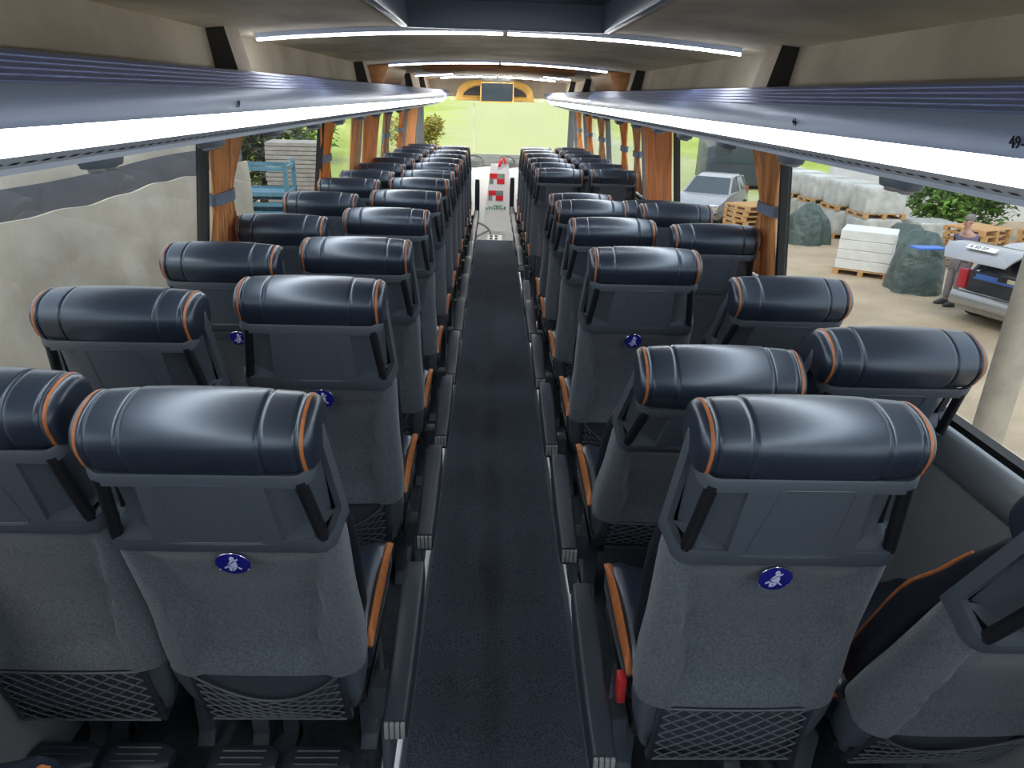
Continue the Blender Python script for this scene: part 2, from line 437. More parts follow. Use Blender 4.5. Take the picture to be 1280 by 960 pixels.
def base_meshes():
    m = MB(); m.box(-.215, .215, .06, .50, .312, .348); m.box(-.2, -.16, .08, .48, .27, .312); m.box(.16, .2, .08, .48, .27, .312)
    fr = mesh_of('seat_frame', m, 'black_plastic', bevel=.006)
    m = MB(); m.prism([(.17, 0), (.42, 0), (.36, .04), (.33, .27), (.20, .27), (.20, .04)], -.024, .024, 'x')
    lg = mesh_of('leg', m, 'grey_plastic', bevel=.003)
    return fr, lg
def armrest_meshes(s):
    X = s * .305
    m = MB(); R = []
    for y, z, h, w in ((-.085, .405, .022, .026), (-.08, .405, .034, .029), (.02, .420, .038, .031), (.2, .452, .040, .032), (.31, .474, .038, .032), (.38, .482, .030, .030), (.41, .480, .014, .026)):
        R.append([(X + a, y, b) for a, b in sell(w, h, 0, z - h, 5, 24)])
    m.loft(R); arm = mesh_of('armrest', m, 'dark_plastic', angle=50)
    m = MB()
    for k in range(4): m.box(X - .024 + .0125 * k, X - .0135 + .0125 * k, -.094, -.084, .352, .398)
    cap = mesh_of('end_cap', m, 'pale_plastic', bevel=.002)
    m = MB(); m.prism([(-.06, .20), (.27, .22), (.37, .33), (.35, .385), (-.06, .345)], *sorted((s * .268, s * .292)), 'x')
    m.box(*sorted((s * .225, s * .27)), .05, .12, .26, .36)
    hous = mesh_of('side_housing', m, 'grey_plastic', bevel=.006)
    m = MB()
    for k in range(3): m.box(*sorted((s * .290, s * .298)), .02 + .07 * k, .075 + .07 * k, .265, .30)
    btn = mesh_of('button', m, 'black_plastic', bevel=.002)
    return arm, cap, hous, btn
SM = dict(headrest=headrest_mesh(), sL=stripe_mesh(-1), sR=stripe_mesh(1), shell=shell_mesh(), pad=pad_mesh(), pL=pad_piping(-1), pR=pad_piping(1),
          panL=panel_mesh(1), panR=panel_mesh(-1), gL=grab_bar(-1), gR=grab_bar(1), low=lower_shell_mesh(), frame=pocket_frame(), net=net_mesh(.006), netsag=net_mesh(.11),
          badge=badge(), cush=cushion_mesh(), cL=cushion_stripe(-1), cR=cushion_stripe(1), base=base_meshes(), armL=armrest_meshes(1), armR=armrest_meshes(-1))
def stretch(t):    # proportions of the back: the head and panel zone a little shorter, the fabric zone a little longer than drawn
    return .797 - (.797 - t) * .95 if t > .46 else .477 - (.46 - t) * 1.03
for k_ in ('headrest', 'sL', 'sR', 'shell', 'pad', 'pL', 'pR', 'panL', 'panR', 'gL', 'gR', 'low', 'frame', 'net', 'netsag'):
    for v_ in SM[k_].vertices: v_.co.z = stretch(v_.co.z)
def seat_proto(left, aisle):
    root = empty('coach_seat'); s = 1 if left else -1
    def back(name, me, par=None):
        o = obj(name, me, None, par or root)
        if not par: o.location = (0, 0, PV); o['tilts'] = 1
        return o
    hr = back('headrest', SM['headrest']); back('piping', SM['sL'], hr); back('piping', SM['sR'], hr)
    for c in hr.children: c['label'] = 'orange stripe'
    back('backrest', SM['shell'])
    pd = back('backrest_pad', SM['pad']); back('piping', SM['pL'], pd); back('piping', SM['pR'], pd)
    pn = back('back_panel', SM['panL' if left else 'panR']); back('grab_bar', SM['gL'], pn); back('grab_bar', SM['gR'], pn)
    lo = back('lower_shell', SM['low']); back('pocket_frame', SM['frame'], lo); back('pocket_net', SM['net'], lo)
    cu = obj('seat_cushion', SM['cush'], None, root); st = obj('side_stripe', SM['cR' if left else 'cL'], None, cu); st['label'] = 'orange side stripe'
    obj('seat_frame', SM['base'][0], None, root)
    for sx in (s * .185, -s * .12):
        l = obj('leg', SM['base'][1], None, root); l.location = (sx, 0, 0)
    if aisle:
        arm, cap, hous, btn = SM['armL' if left else 'armR']
        a = obj('armrest', arm, None, root); c = obj('end_cap', cap, None, a); c['label'] = 'pale ribbed end cap'
        h = obj('side_housing', hous, None, root); obj('button_row', btn, None, h)
    return root
PROTO = {(l, a): seat_proto(l, a) for l in (True, False) for a in (True, False)}
USED = set()
ORD = ['rear', 'first', 'second', 'third', 'fourth', 'fifth', 'sixth', 'seventh', 'eighth', 'ninth', 'tenth', 'eleventh', 'twelfth', 'thirteenth']
def floor_z(Y, h=-.03): return h - .018 * (Y - 1.2)
def place_seat(left, aisle, row, B, th, extra='', sag=False, bd=False, dz=0, dx=0, arm_up=False, label=None):
    key = (left, aisle)
    o = PROTO[key]
    if key in USED: o = copy_tree(PROTO[key])
    X = {(True, True): -.549, (True, False): -1.010, (False, True): .533, (False, False): 1.0}[key] + dx
    o.location = (X, B, floor_z(B) + dz)
    side = 'left' if left else 'right'
    where = f'left of the aisle' if (aisle and left) else ('right of the aisle' if aisle else f'beside the {side} windows')
    tag(o, label or f'{extra}black and grey coach seat {where}, {ORD[row]} row from the camera'.strip(), 'seat', 'coach seats in rows')
    for c in o.children:
        if c.get('tilts'): c.rotation_euler.x = radians(th)
        if c.name.startswith('armrest') and arm_up:
            c.location = (0, -.02, .42 - .02); c.rotation_euler.x = radians(78); c.location = Vector((0, .0, .42)) - (Euler((radians(78), 0, 0)).to_matrix() @ Vector((0, .0, .40)))
        if c.name.startswith('lower_shell') and sag:
            for g in c.children:
                if g.name.startswith('pocket_net'): g.data = SM['netsag']; g['label'] = 'sagging pocket net'
    if bd: BADGED.append((o, th))
    USED.add(key)
    return o
BADGED = []
FIT = {
 'LA': [(1.31, 17), (2.06, 11), (2.82, 15), (3.58, 11), (4.37, 10), (5.12, 7), (5.86, 11), (6.62, 9), (7.38, 11), (8.14, 14), (8.90, 13), (9.69, 6)],
 'LW': [(1.32, 13), (1.94, 14), (2.75, 19), (3.53, 20), (4.26, 14), (5.07, 12), (5.83, 15), (6.59, 14), (7.35, 14), (8.14, 14), (8.90, 11), (9.66, 14), (10.42, 16)],
 'RA': [(1.215, 11), (1.99, 33), (2.75, 15), (3.53, 15), (4.34, 18), (4.95, 24), (6.43, 11), (7.14, 12), (7.91, 13), (8.65, 10), (9.36, 11), (10.10, 11)],
 'RW': [(1.15, 26), (1.93, 24), (2.69, 29), (3.46, 17), (4.22, 16), (4.97, 30), (6.40, 8), (7.17, 9), (7.91, 7), (8.65, 7), (9.38, 6), (10.13, 6)]}
for c, L in FIT.items():
    for k, (B, th) in enumerate(L):
        row = k + 1
        dz_ = -.010 if row == 1 else 0
        ex = {('RA', 2): 'far-reclined ', ('RW', 1): 'far-reclined '}.get((c, row), '')
        place_seat(c[0] == 'L', c[1] == 'A', row, B, th, ex, sag=(c, row) in (('LA', 1), ('LA', 2), ('RW', 1), ('RA', 3)),
                   bd=(c, row) in (('LA', 1), ('LA', 2), ('LW', 3), ('RA', 1), ('RA', 3)), dz=dz_, arm_up=(c, row) in (('LA', 12), ('RA', 12)))
place_seat(True, False, 0, .40, 14, dz=.145, label='coach seat cushion corner with orange edge at the bottom left corner, nearest the camera')
for o, th in BADGED:
    b0, b1, b2 = SM['badge']
    o['label'] = o['label'].replace('black and grey coach seat', 'dark coach seat with blue badge')
    b = obj('belt_badge', b0, None, o); b['label'] = 'oval blue badge'
    obj('badge_rim', b1, None, b); obj('belt_pictogram', b2, None, b)
    R = Euler((radians(th), 0, 0)).to_matrix(); b.rotation_euler.x = radians(th); bx_ = .012 * (1 if o.location.x < 0 else -1)
    b.location = Vector((0, 0, PV)) + R @ Vector((bx_, -.0075, stretch(.43)))
# extras on the nearest seats
LA1 = [o for o in COL.objects if o.parent is None and str(o.get('label', '')).find('left of the aisle, first row') >= 0][0]
LW1 = [o for o in COL.objects if o.parent is None and str(o.get('label', '')).find('left windows, first row') >= 0][0]
RA1 = [o for o in COL.objects if o.parent is None and str(o.get('label', '')).find('right of the aisle, first row') >= 0][0]
def footrest():
    m = MB()
    for x0, x1 in ((-.19, -.02), (.0, .17)):
        R = [[(x, y, z) for y, z in sell(.045 * k, .022 * k, .03, .13, 3, 18)] for x, k in ((x0, .6), (x0 + .015, 1), (x1 - .03, 1), (x1, .55))]
        m.loft(R)
        for k in range(3): m.tube([(x0 + .03, +.005 + .02 * k, .153), (x1 - .03, +.005 + .02 * k, .153)], .003, 5)
    m.box(-.03, .01, .03, .16, .085, .125); m.box(-.03, .01, .13, .17, .085, .30)
    return mesh_of('footrest', m, 'dark_plastic', bevel=0)
FM = footrest()
for p in (LA1, LW1): obj('footrest', FM, None, p)
m = MB(); m.box(-.255, -.235, .06, .10, .40, .47); obj('belt_buckle', m, 'red_plastic', RA1, bevel=.004)['label'] = 'red belt buckle'

# ------------------------------------------------------------------ floor, walls, windows
Y0, YE, YF = -1.0, 10.25, 12.25
def slab(x0, x1, ya, yb, h, th=.03):
    m = MB(); vs = []
    for y in (ya, yb):
        z = floor_z(y, h); vs += [(x0, y, z), (x1, y, z), (x1, y, z - th), (x0, y, z - th)]
    m.add(vs, [(0, 1, 5, 4), (1, 2, 6, 5), (2, 3, 7, 6), (3, 0, 4, 7), (0, 3, 2, 1), (4, 5, 6, 7)]); return m
struct('floor', slab(-.262, .262, Y0, YE, -.08), 'carpet', smooth=False)
struct('floor_left', slab(-1.25, -.275, Y0, YE, -.03, .08), 'floor_vinyl', smooth=False)
struct('floor_right', slab(.275, 1.25, Y0, 5.52, -.03, .08), 'floor_vinyl', smooth=False)
struct('floor_right_front', slab(.275, 1.25, 6.2, YE, -.03, .08), 'floor_vinyl', smooth=False)
for k in range(3): struct(f'floor_step_{k + 1}', MB().box(.32 + .3 * k, .32 + .3 * (k + 1), 5.52, 6.2, -1.0, -.36 - .2 * k), 'floor_vinyl', smooth=False)
for i, s in enumerate((-1, 1)):
    m = MB(); pr = [(.262, -.055), (.262, .040), (.268, .045), (.312, .045), (.316, .040), (.316, .0), (.276, .0), (.276, -.055)]
    m.loft([[(s * x, y, floor_z(y) + z) for x, z in pr] for y in (Y0, YE)])
    struct(f'trim_{i + 1}', m, 'aluminium')
struct('floor_front', MB().box(-1.25, 1.25, YE, YF, -.74, -.68), 'white_panel')
struct('trim_3', MB().box(-1.25, 1.25, YE, YE + .03, -.70, -.26), 'white_panel')
WT = 1.5
for i, (s, nm) in enumerate(((-1, 'left'), (1, 'right'))):
    m = MB(); pr = [(1.215, -1.0), (1.205, .30), (1.185, .72), (1.185, .80), (1.25, .845), (1.30, .845), (1.30, -1.0)]
    for ya, yb, sx in (((Y0, YF + .1, ''),) if s < 0 else ((Y0, 5.52, ''), (6.2, YF + .1, '_front'))):
        m = MB(); m.loft([[(s * x, y, z) for x, z in pr] for y in (ya, yb)]); struct(f'wall_{nm}{sx}', m, 'wall_grey', angle=30)
    m = MB(); pr = [(1.184, .795), (1.178, .803), (1.180, .825), (1.196, .862), (1.218, .886), (1.232, .89), (1.236, .884), (1.25, .884), (1.25, .847), (1.19, .802)]
    m.loft([[(s * x, y, z) for x, z in pr] for y in (Y0, YF)]); struct(f'trim_{4 + i}', m, 'sill_metal', angle=50)
    m = MB(); m.box(*sorted((s * 1.238, s * 1.275)), Y0, YF, .8855, .905); struct(f'trim_{6 + i}', m, 'rubber')
    m = MB(); m.box(*sorted((s * 1.235, s * 1.30)), Y0, YF + .1, 1.53, 2.06); struct(f'wall_{nm}_upper', m, 'suede_panel')
    m = MB(); m.loft([[(s * x, y, z) for x, z in ((1.045, 1.66), (1.085, 1.92), (1.12, 1.92), (1.08, 1.66))] for y in (Y0, YF - .1)]); struct(f'trim_{8 + i}', m, 'suede_panel')
PIL = {-1: [3.03, 5.14, 6.67, 8.27, 10.15, 11.80], 1: [3.13, 5.10, 6.25, 8.30, 10.45, 11.80]}
n = 10; wn = 1
def lean(z): return .02 - .12 * (z - 1.0)
for s in (-1, 1):
    prev = Y0
    for k, y in enumerate(PIL[s] + [YF]):
        if y < YF:
            m = MB(); w = .013 if k < 3 else .05; m.loft([[(s * (x + lean(z)), yy, z) for x, yy in ((1.225, y - w), (1.268, y - w), (1.268, y + w), (1.225, y + w))] for z in (.90, 1.54)])
            struct(f'trim_{n}', m, 'rubber' if k < 2 else 'pillar_grey'); n += 1
        m = MB(); m.loft([[(s * (x + lean(z)), yy, z) for x, yy in ((1.252, prev + .02), (1.257, prev + .02), (1.257, y - .02), (1.252, y - .02))] for z in (.90, 1.54)])
        struct(f'window_{wn}', m, 'side_glass', smooth=False); wn += 1
        prev = y
dm = MB(); dm.box(1.235, 1.275, 5.52, 5.58, -1.0, .84); dm.box(1.235, 1.275, 6.14, 6.2, -1.0, .84); dm.box(1.235, 1.275, 5.58, 6.14, -1.0, -.75); struct('door_1', dm, 'rubber')
struct('window_20', MB().box(1.252, 1.257, 5.58, 6.14, -.75, .84), 'side_glass', smooth=False)
# front end
m = MB(); m.box(-1.25, 1.25, YF + .02, YF + .027, .78, 1.66); struct(f'window_{wn}', m, 'screen_glass', smooth=False); wn += 1
struct('wall_front', MB().box(-1.3, 1.3, YF + .03, YF + .12, -1.2, .79), 'white_panel')
m = MB(); m.box(-1.3, 1.3, YF - .04, YF + .1, 1.655, 2.07); struct('trim_30', m, 'bracket_beige')
for i, s in enumerate((-1, 1)): struct(f'trim_{31 + i}', MB().box(*sorted((s * 1.17, s * 1.27)), YF - .08, YF + .03, .7, 1.95), 'pillar_grey', bevel=.01)
m = MB(); m.box(-.007, .007, YF + .005, YF + .02, .79, 1.7); struct('trim_33', MB().box(-.37, -.355, YF + .005, YF + .02, .82, 1.56), 'white_panel')
# rear end behind the camera: low wall, rear window
struct('wall_back', MB().box(-1.3, 1.3, Y0 - .08, Y0, -1.2, .95), 'wall_grey')
struct('trim_34', MB().box(-1.3, 1.3, Y0 - .08, Y0, 1.8, 2.06), 'suede_panel')
struct(f'window_{wn}', MB().box(-1.25, 1.25, Y0 - .05, Y0 - .045, .95, 1.8), 'side_glass', smooth=False); wn += 1

# ceiling with the hatch opening
def cz(x): return 1.95 - .05 * x * x
m = MB(); HX, HY0, HY1 = .405, 1.75, 3.07
xs = sorted(set([round(-1.10 + .1 * i, 3) for i in range(23)] + [-HX, HX])); ys = [Y0, HY0, HY1, 5, 7, 9, 11, YF]
for i in range(len(xs) - 1):
    for j in range(len(ys) - 1):
        if abs(xs[i] + xs[i + 1]) / 2 < HX and j == 1: continue
        q = [(xs[a], ys[b]) for a, b in ((i, j), (i, j + 1), (i + 1, j + 1), (i + 1, j))]
        m.add([(x, y, cz(x)) for x, y in q], [(0, 1, 2, 3)])
struct('ceiling', m, 'suede', fix=False, angle=60)
struct('roof', MB().box(-1.3, 1.3, Y0 - .08, YF + .1, 2.08, 2.13), 'pillar_grey')
h = empty('roof_hatch', (0, 2.4, 1.95), 0, 'dark smoked roof hatch with grey frame in the ceiling above the aisle', 'hatch')
m = MB()
for a, b, c, d in ((-HX, HX, .64, .68), (-HX, HX, -.66, -.62), (-HX, -HX + .03, -.66, .68), (HX - .03, HX, -.66, .68)): m.box(a, b, c, d, -.02, .085)
obj('hatch_frame', m, 'hatch_frame', h, bevel=.006)
m = MB(); R = []
for k in range(9):
    r = 1 - k / 8; R.append([(max(.001, r) * .37 * cos(a) * (1.0), max(.001, r) * .62 * sin(a), .075 - .02 * (1 - r * r)) for a in [2 * pi * i / 32 for i in range(32)]])
m.box(-.39, .39, -.64, .66, .076, .09); m.loft(R, cap=False); obj('hatch_pane', m, 'hatch_smoke', h)

# ceiling light bars
def light_bar(Y, segs, label, mt='led_ceiling'):
    t = empty('ceiling_light', (0, Y, 1.93), 0, label, 'light', 'curved light bars across the ceiling')
    for (a, b) in segs:
        xs = [a + (b - a) * i / 14 for i in range(15)]
        m = MB(); m.loft([[(x, -.03, cz(x) - 1.93), (x, .035, cz(x) - 1.93), (x, .03, cz(x) - 1.948), (x, -.022, cz(x) - 1.948)] for x in xs]); obj('housing', m, 'rail', t)
        m = MB(); xs = xs[1:-1] if False else xs
        m.loft([[(x, -.012, cz(x) - 1.949), (x, .012, cz(x) - 1.949), (x, .010, cz(x) - 1.954), (x, .006, cz(x) - 1.957), (x, -.006, cz(x) - 1.957), (x, -.010, cz(x) - 1.954)] for x in xs]); obj('light_strip', m, mt, t)['label'] = 'glowing white strip'
light_bar(3.2, [(-1.0, -.01), (.01, .97)], 'long white light bar across the ceiling just beyond the roof hatch')
light_bar(6.2, [(-.88, -.01), (.01, .86)], 'white light bar across the ceiling just before the hanging wood panel')
light_bar(9.4, [(-1.0, -.55), (.56, .88)], 'short pair of light bars showing either side of the wood ceiling panel')
light_bar(10.95, [(-.8, -.02), (.02, .82)], 'farthest ceiling light bar above the monitor', 'led_front')

# wood panels of the ceiling
m = MB(); m.loft([[(x, y, z) for y, z in ((6.9, cz(x) + .0), (6.88, cz(x) - .03), (6.95, cz(x) - .055), (8.6, cz(x) - .03), (8.6, cz(x)))] for x in (-.68, -.64, -.3, 0, .3, .64, .68)])
tag(obj('ceiling_panel', m, 'wood_panel', angle=30), 'orange-brown wood panel hanging below the ceiling midway down the bus', 'panel')
for s, w in ((-1, 'left'), (1, 'right')):
    m = MB(); m.loft([[(s * x, y, z) for x, z in ((.97, 1.74), (.90, 1.90), (1.09, 1.90), (1.05, 1.74))] for y in (6.35, 6.37, 7.55, 7.6)])
    tag(obj('side_panel', m, 'wood_panel', bevel=.01), f'brown wood box panel above the {w} luggage rack', 'panel', 'wood panels above the racks')

# ------------------------------------------------------------------ luggage racks
def rack_profile(k=0):
    p = [(.90, 1.715), (.845, 1.742), (.82, 1.746)]
    for i in range(5):
        q = i / 5; x, z = .815 - .062 * q, 1.744 - .048 * q
        p += [(x, z), (x - .0035, z - .001), (x - .009, z - .0065), (x - .0085, z - .0085)]
    p += [(.752, 1.694), (.742, 1.672), (.738, 1.65), (.739, 1.634)]
    a = len(p)
    p += [(.744, 1.630), (.796, 1.590)]
    b = len(p)
    p += [(.800, 1.586), (.862, 1.559), (.866, 1.548), (1.234, 1.505), (1.234, 1.60), (1.06, 1.70)]
    return p, a, b
RP, IA, IB = rack_profile()
def rack(s, ya, yb, label, tail=False):
    t = empty('luggage_rack', (s * 1.23, ya, 1.5), 0, label, 'luggage rack', 'overhead luggage racks')
    def pt(x, y, z): return (s * x - s * 1.23, y - ya, z - 1.5)
    ys = [ya, yb] if not tail else [ya, yb - .7, yb - .45, yb - .25, yb - .1, yb]
    def shp(x, z, y):
        if tail and y > yb - .7:
            q = (y - yb + .7) / .7; f = 1 - .75 * q ** 2.2
            z = 1.75 - (1.75 - z) * f if z < 1.75 else z; x = x + (0.0) * q
        return x, z
    P = lambda i, y: pt(*((lambda xz: (xz[0], y, xz[1]))(shp(RP[i][0], RP[i][1], y))))
    n = len(RP)
    m = MB()
    idx = list(range(0, 23)); m.loft([[P(i, y) for i in idx] for y in ys], cap=False, closed=False); obj('ribbed_lip', m, 'rack_rib', t, angle=30)
    m = MB(); idx = list(range(22, IA)) ; m.loft([[P(i, y) for i in idx] + [pt(.80, y, 1.66), pt(.80, y, 1.69)] for y in ys]); obj('fascia', m, 'rack_blue', t, angle=50)
    m = MB(); m.loft([[P(IA - 1, y), P(IA, y), P(IB - 1, y), P(IB, y)] + [pt(.80, y, 1.62)] for y in ys]); o = obj('light_strip', m, 'led', t); o['label'] = 'glowing white light strip'
    m = MB(); m.loft([[P(i, y) for i in range(IB, n)] for y in ys], cap=False, closed=False)
    m.loft([[P(n - 1, y), P(0, y)] for y in ys], cap=False, closed=False)
    m.mi = 1
    y = max(ya, .5)
    a, b = Vector((.800, 1.586)), Vector((.862, 1.559)); nn = Vector((-.4, -.92)) * .0012
    while y < (yb - .8 if tail else yb) - .03:
        c0, c1 = a + (b - a) * .48 + nn, a + (b - a) * .64 + nn
        m.add([pt(c0.x, y, c0.y), pt(c0.x, y + .024, c0.y), pt(c1.x, y + .024, c1.y), pt(c1.x, y, c1.y)], [(0, 1, 2, 3)]); y += .046
    m.mi = 2
    obj('perforated_rail', m, ['rail', 'slot'], t, angle=30)
    return t, pt
RK = {}
for s, w in ((-1, 'left'), (1, 'right')):
    RK[s, 0] = rack(s, Y0, 6.44, f'long blue-grey {w} overhead luggage rack with glowing light strip, nearest the camera')
    RK[s, 1] = rack(s, 6.455, 12.0, f'farther {w} overhead luggage rack with rounded end by the windscreen', True)
    for k, y in ((0, 2.86), (0, 5.75), (1, 8.9), (1, 10.6)):
        t, pt = RK[s, k]; m = MB()
        pr = [(1.075, 1.70), (1.095, 1.905), (1.015, 1.905), (.965, 1.705)]
        m.loft([[pt(x, yy, z) for x, z in pr] for yy in (y, y + .16)]); m.m = [0, 0, 1, 0, 0, 0]
        o = obj('bracket', m, ['bracket_dark', 'bracket_beige'], t, fix=False); o['label'] = 'dark bracket with beige edge'
def text_mesh(txt, size, depth=.0008):
    c = bpy.data.curves.new('txt', 'FONT'); c.body = txt; c.size = size; c.extrude = depth; c.resolution_u = 2
    o = bpy.data.objects.new('txt', c); COL.objects.link(o)
    me = bpy.data.meshes.new_from_object(o.evaluated_get(bpy.context.evaluated_depsgraph_get()))
    bpy.data.objects.remove(o); bpy.data.curves.remove(c); return me
for s, k, txt, y in ((1, 0, '49-50', 1.09), (1, 0, '44', 1.93), (-1, 0, '24', 2.06)):
    t, pt = RK[s, k]; me = text_mesh(txt, .026); me.materials.append(MAT['slot']); me.name = 'seat_number'
    o = bpy.data.objects.new('seat_number', me); COL.objects.link(o); o.parent = t
    # text x axis runs towards the rear on the right-hand rack, towards the front on the left-hand one
    xa = Vector((0, -s, 0)); za = Vector((-s * .97, 0, -.2)).normalized(); ya = za.cross(xa)
    M = Matrix((xa, ya, za)).transposed().to_4x4(); M.translation = Vector(pt(.7375, y + .02, 1.648)); o.matrix_local = M
    o['label'] = f'dark printed seat number {txt}'
# reading-light pods under the racks
def pod_mesh():
    m = MB(); m.loft([[(x * k, y * k, z) for x, y in sell(.04, .075, 0, 0, 3, 24)] for k, z in ((1, 0), (1, -.012), (.9, -.028), (.5, -.034))]); return mesh_of('air_vent_pod', m, 'hatch_frame')
PODM = pod_mesh()
m = MB(); m.loft([[(.02 * k * cos(a), .02 * k * sin(a), z) for a in [2 * pi * i / 12 for i in range(12)]] for k, z in ((1, -.03), (1, -.038), (.6, -.041))]); NOZ = mesh_of('air_nozzle', m, 'pale_plastic')
for s, w in ((-1, 'left'), (1, 'right')):
    for k, y in enumerate((1.95, 2.72, 3.5, 4.3, 5.0, 5.8, 6.6, 7.4, 8.2, 9.0)):
        o = obj('air_vent_pod', PODM, None); o.location = (s * 1.06, y, 1.526 - .001); o.rotation_euler.y = s * radians(6.7)
        tag(o, f'dark air vent pod under the {w} luggage rack, {ORD[k + 1]} from the camera', 'air vent', 'air vent pods under the racks')
        for dy in (-.035, .035):
            q = obj('air_nozzle', NOZ, None, o); q.location = (0, dy, 0)

# ------------------------------------------------------------------ curtains
def curtain(s, ya, yb, label, tie=True, bright=False, x=1.237, zt=1.50, zb=.92, pinch=.5, tz=1.25, seed=0, anchor=.5):
    rnd = random.Random(seed); NU, NV = 61, 24; W = yb - ya; folds = max(3, round(W / .045)); m = MB(); ph = rnd.random() * 6
    root = empty('curtain', (s * x, (ya + yb) / 2, zb), 0, label, 'curtain', 'orange-brown window curtains')
    vs = []
    for side in (0, 1):
        for j in range(NV):
            z = zt + (zb - zt) * j / (NV - 1)
            p = 1.0
            if tie:
                d = (z - tz) / (.30 if z > tz else .24); p = pinch + (1 - pinch) * min(1, abs(d)) ** 1.3
            for i in range(NU):
                q = i / (NU - 1); c = anchor
                y = (c + (q - c) * p) * W - W / 2
                amp = .008 * (.6 + .6 * (1 - p)) * (1 + .3 * sin(3 * q + ph))
                xx = .12 * (z - 1.16) + amp * sin(2 * pi * folds * q + ph + .6 * sin(z * 4 + q * 3)) + .004 * sin(9 * q + 7 * z)
                vs.append((-s * (xx + (.003 if side else 0)), y, z - zb))
    fs = []; o0 = NU * NV
    for j in range(NV - 1):
        for i in range(NU - 1):
            a = j * NU + i; fs.append((a, a + 1, a + NU + 1, a + NU)); fs.append((o0 + a, o0 + a + NU, o0 + a + NU + 1, o0 + a + 1))
    for i in range(NU - 1):
        for j in (0, NV - 1): a = j * NU + i; fs.append((a, o0 + a, o0 + a + 1, a + 1))
    for j in range(NV - 1):
        for i in (0, NU - 1): a = j * NU + i; fs.append((a, a + NU, o0 + a + NU, o0 + a))
    m.add(vs, fs); obj('drape', m, 'curtain_backlit' if bright else 'curtain', root, angle=80)
    if tie:
        m = MB(); hw = W * pinch / 2 + .012; cy = (anchor - .5) * W * (1 - pinch)
        tx = -s * .12 * (tz - 1.16); out = sell(.026, hw, tx, cy, 3, 28); inn = sell(.022, hw - .004, tx, cy, 3, 28)
        m.loft([[(a, b, tz - zb - .024) for a, b in out], [(a, b, tz - zb + .024) for a, b in out], [(a, b, tz - zb + .024) for a, b in inn], [(a, b, tz - zb - .024) for a, b in inn], [(a, b, tz - zb - .024) for a, b in out]], cap=False)
        obj('tieback', m, 'tieback', root)['label'] = 'grey-blue tieback'
curtain(-1, 3.05, 3.52, 'orange-brown curtain with grey tieback, nearest on the left windows', seed=1, anchor=.25)
curtain(-1, 5.06, 5.60, 'tied orange curtain at the second left window pillar', seed=2, anchor=.3, bright=True)
curtain(-1, 6.2, 6.62, 'loose pale orange curtain left side, just before the bright narrow one', tie=False, seed=3)
curtain(-1, 6.78, 7.7, 'bright orange closed curtain on the left, just past the third pillar', tie=False, seed=4, bright=True)
curtain(-1, 8.0, 8.7, 'brown tied curtain on the left in front of the grey pillar', seed=5)
curtain(-1, 9.3, 10.0, 'tied orange curtain on the left, second from the windscreen', seed=6, bright=True)
curtain(-1, 10.3, 11.6, 'deep orange closed curtain on the left, nearest the windscreen', tie=False, seed=7, bright=True)
curtain(1, 3.14, 3.55, 'orange-brown curtain with grey tieback, nearest on the right windows', seed=8, anchor=.25)
curtain(1, 5.2, 6.18, 'wide bright orange closed curtain on the right windows', tie=False, seed=9, bright=True, zb=.9)
curtain(1, 6.3, 6.75, 'dull tied curtain on the right, just past the wide bright curtain', seed=10)
curtain(1, 6.95, 7.45, 'bright tied curtain on the right, second past the wide closed curtain', seed=11, bright=True)
curtain(1, 8.4, 9.1, 'brown tied curtain on the right past the grey pillar', seed=12)
curtain(1, 9.5, 10.3, 'tied orange curtain on the right, second from the windscreen', seed=13, bright=True)
curtain(1, 10.7, 11.5, 'tied orange curtain on the right, nearest the windscreen', seed=14, bright=True)

# ------------------------------------------------------------------ the front of the bus
d = empty('dashboard', (0, 11.9, -.68), 0, 'white and grey dashboard under the windscreen', 'dashboard')
m = MB(); m.prism([(-.55, 0), (-.45, .55), (-.25, 1.27), (-.14, 1.32), (.30, 1.32), (.30, 0)], -1.17, 1.17, 'x'); obj('front_face', m, 'white_panel', d, bevel=.02)
m = MB(); m.prism([(-.16, 1.325), (-.10, 1.44), (.0, 1.475), (.30, 1.475), (.30, 1.325)], -1.165, 1.165, 'x'); obj('top_cover', m, 'dash_grey', d, bevel=.02)
for x, w in ((-.335, 'left'), (.165, 'right')):
    t = empty('oval_mirror', (x, 11.71, .715), 0, f'{w} of the two oval chrome-rimmed mirrors on the dashboard', 'mirror', 'oval mirrors on the dashboard')
    m = MB(); m.tube([(.135 * cos(a), 0, .082 * sin(a)) for a in [2 * pi * i / 32 for i in range(32)]], .008, 6, closed=True); obj('rim', m, 'chrome', t)
    m = MB(); m.loft([[(.133 * k * cos(a), y, .08 * k * sin(a)) for a in [2 * pi * i / 32 for i in range(32)]] for k, y in ((1, .012), (1, .0), (.6, -.012), (.05, -.016))]); obj('glass', m, 'mirror_dull', t)
    m = MB(); m.cyl((0, .012, 0), (0, .03, -.01), .02); obj('stalk', m, 'dash_grey', t)
f = empty('pennant', (.03, 11.32, -.3), 0, 'white hanging pennant with red and grey checks in front of the dashboard', 'pennant')
m = MB(); R = []
for z, a, b in ((1.02, -.10, .16), (.9, -.12, .18), (.6, -.15, .2), (.2, -.2, .22), (.0, -.2, .22)):
    R.append([(a, 0, z), (b, 0, z), (b, .008, z), (a, .008, z)])
m.loft(R); obj('cloth', m, 'flag_white', f)
def sq(mt, x0, x1, z0, z1): obj('check', MB().box(x0, x1, -.004, .0, z0, z1), mt, f, smooth=False)
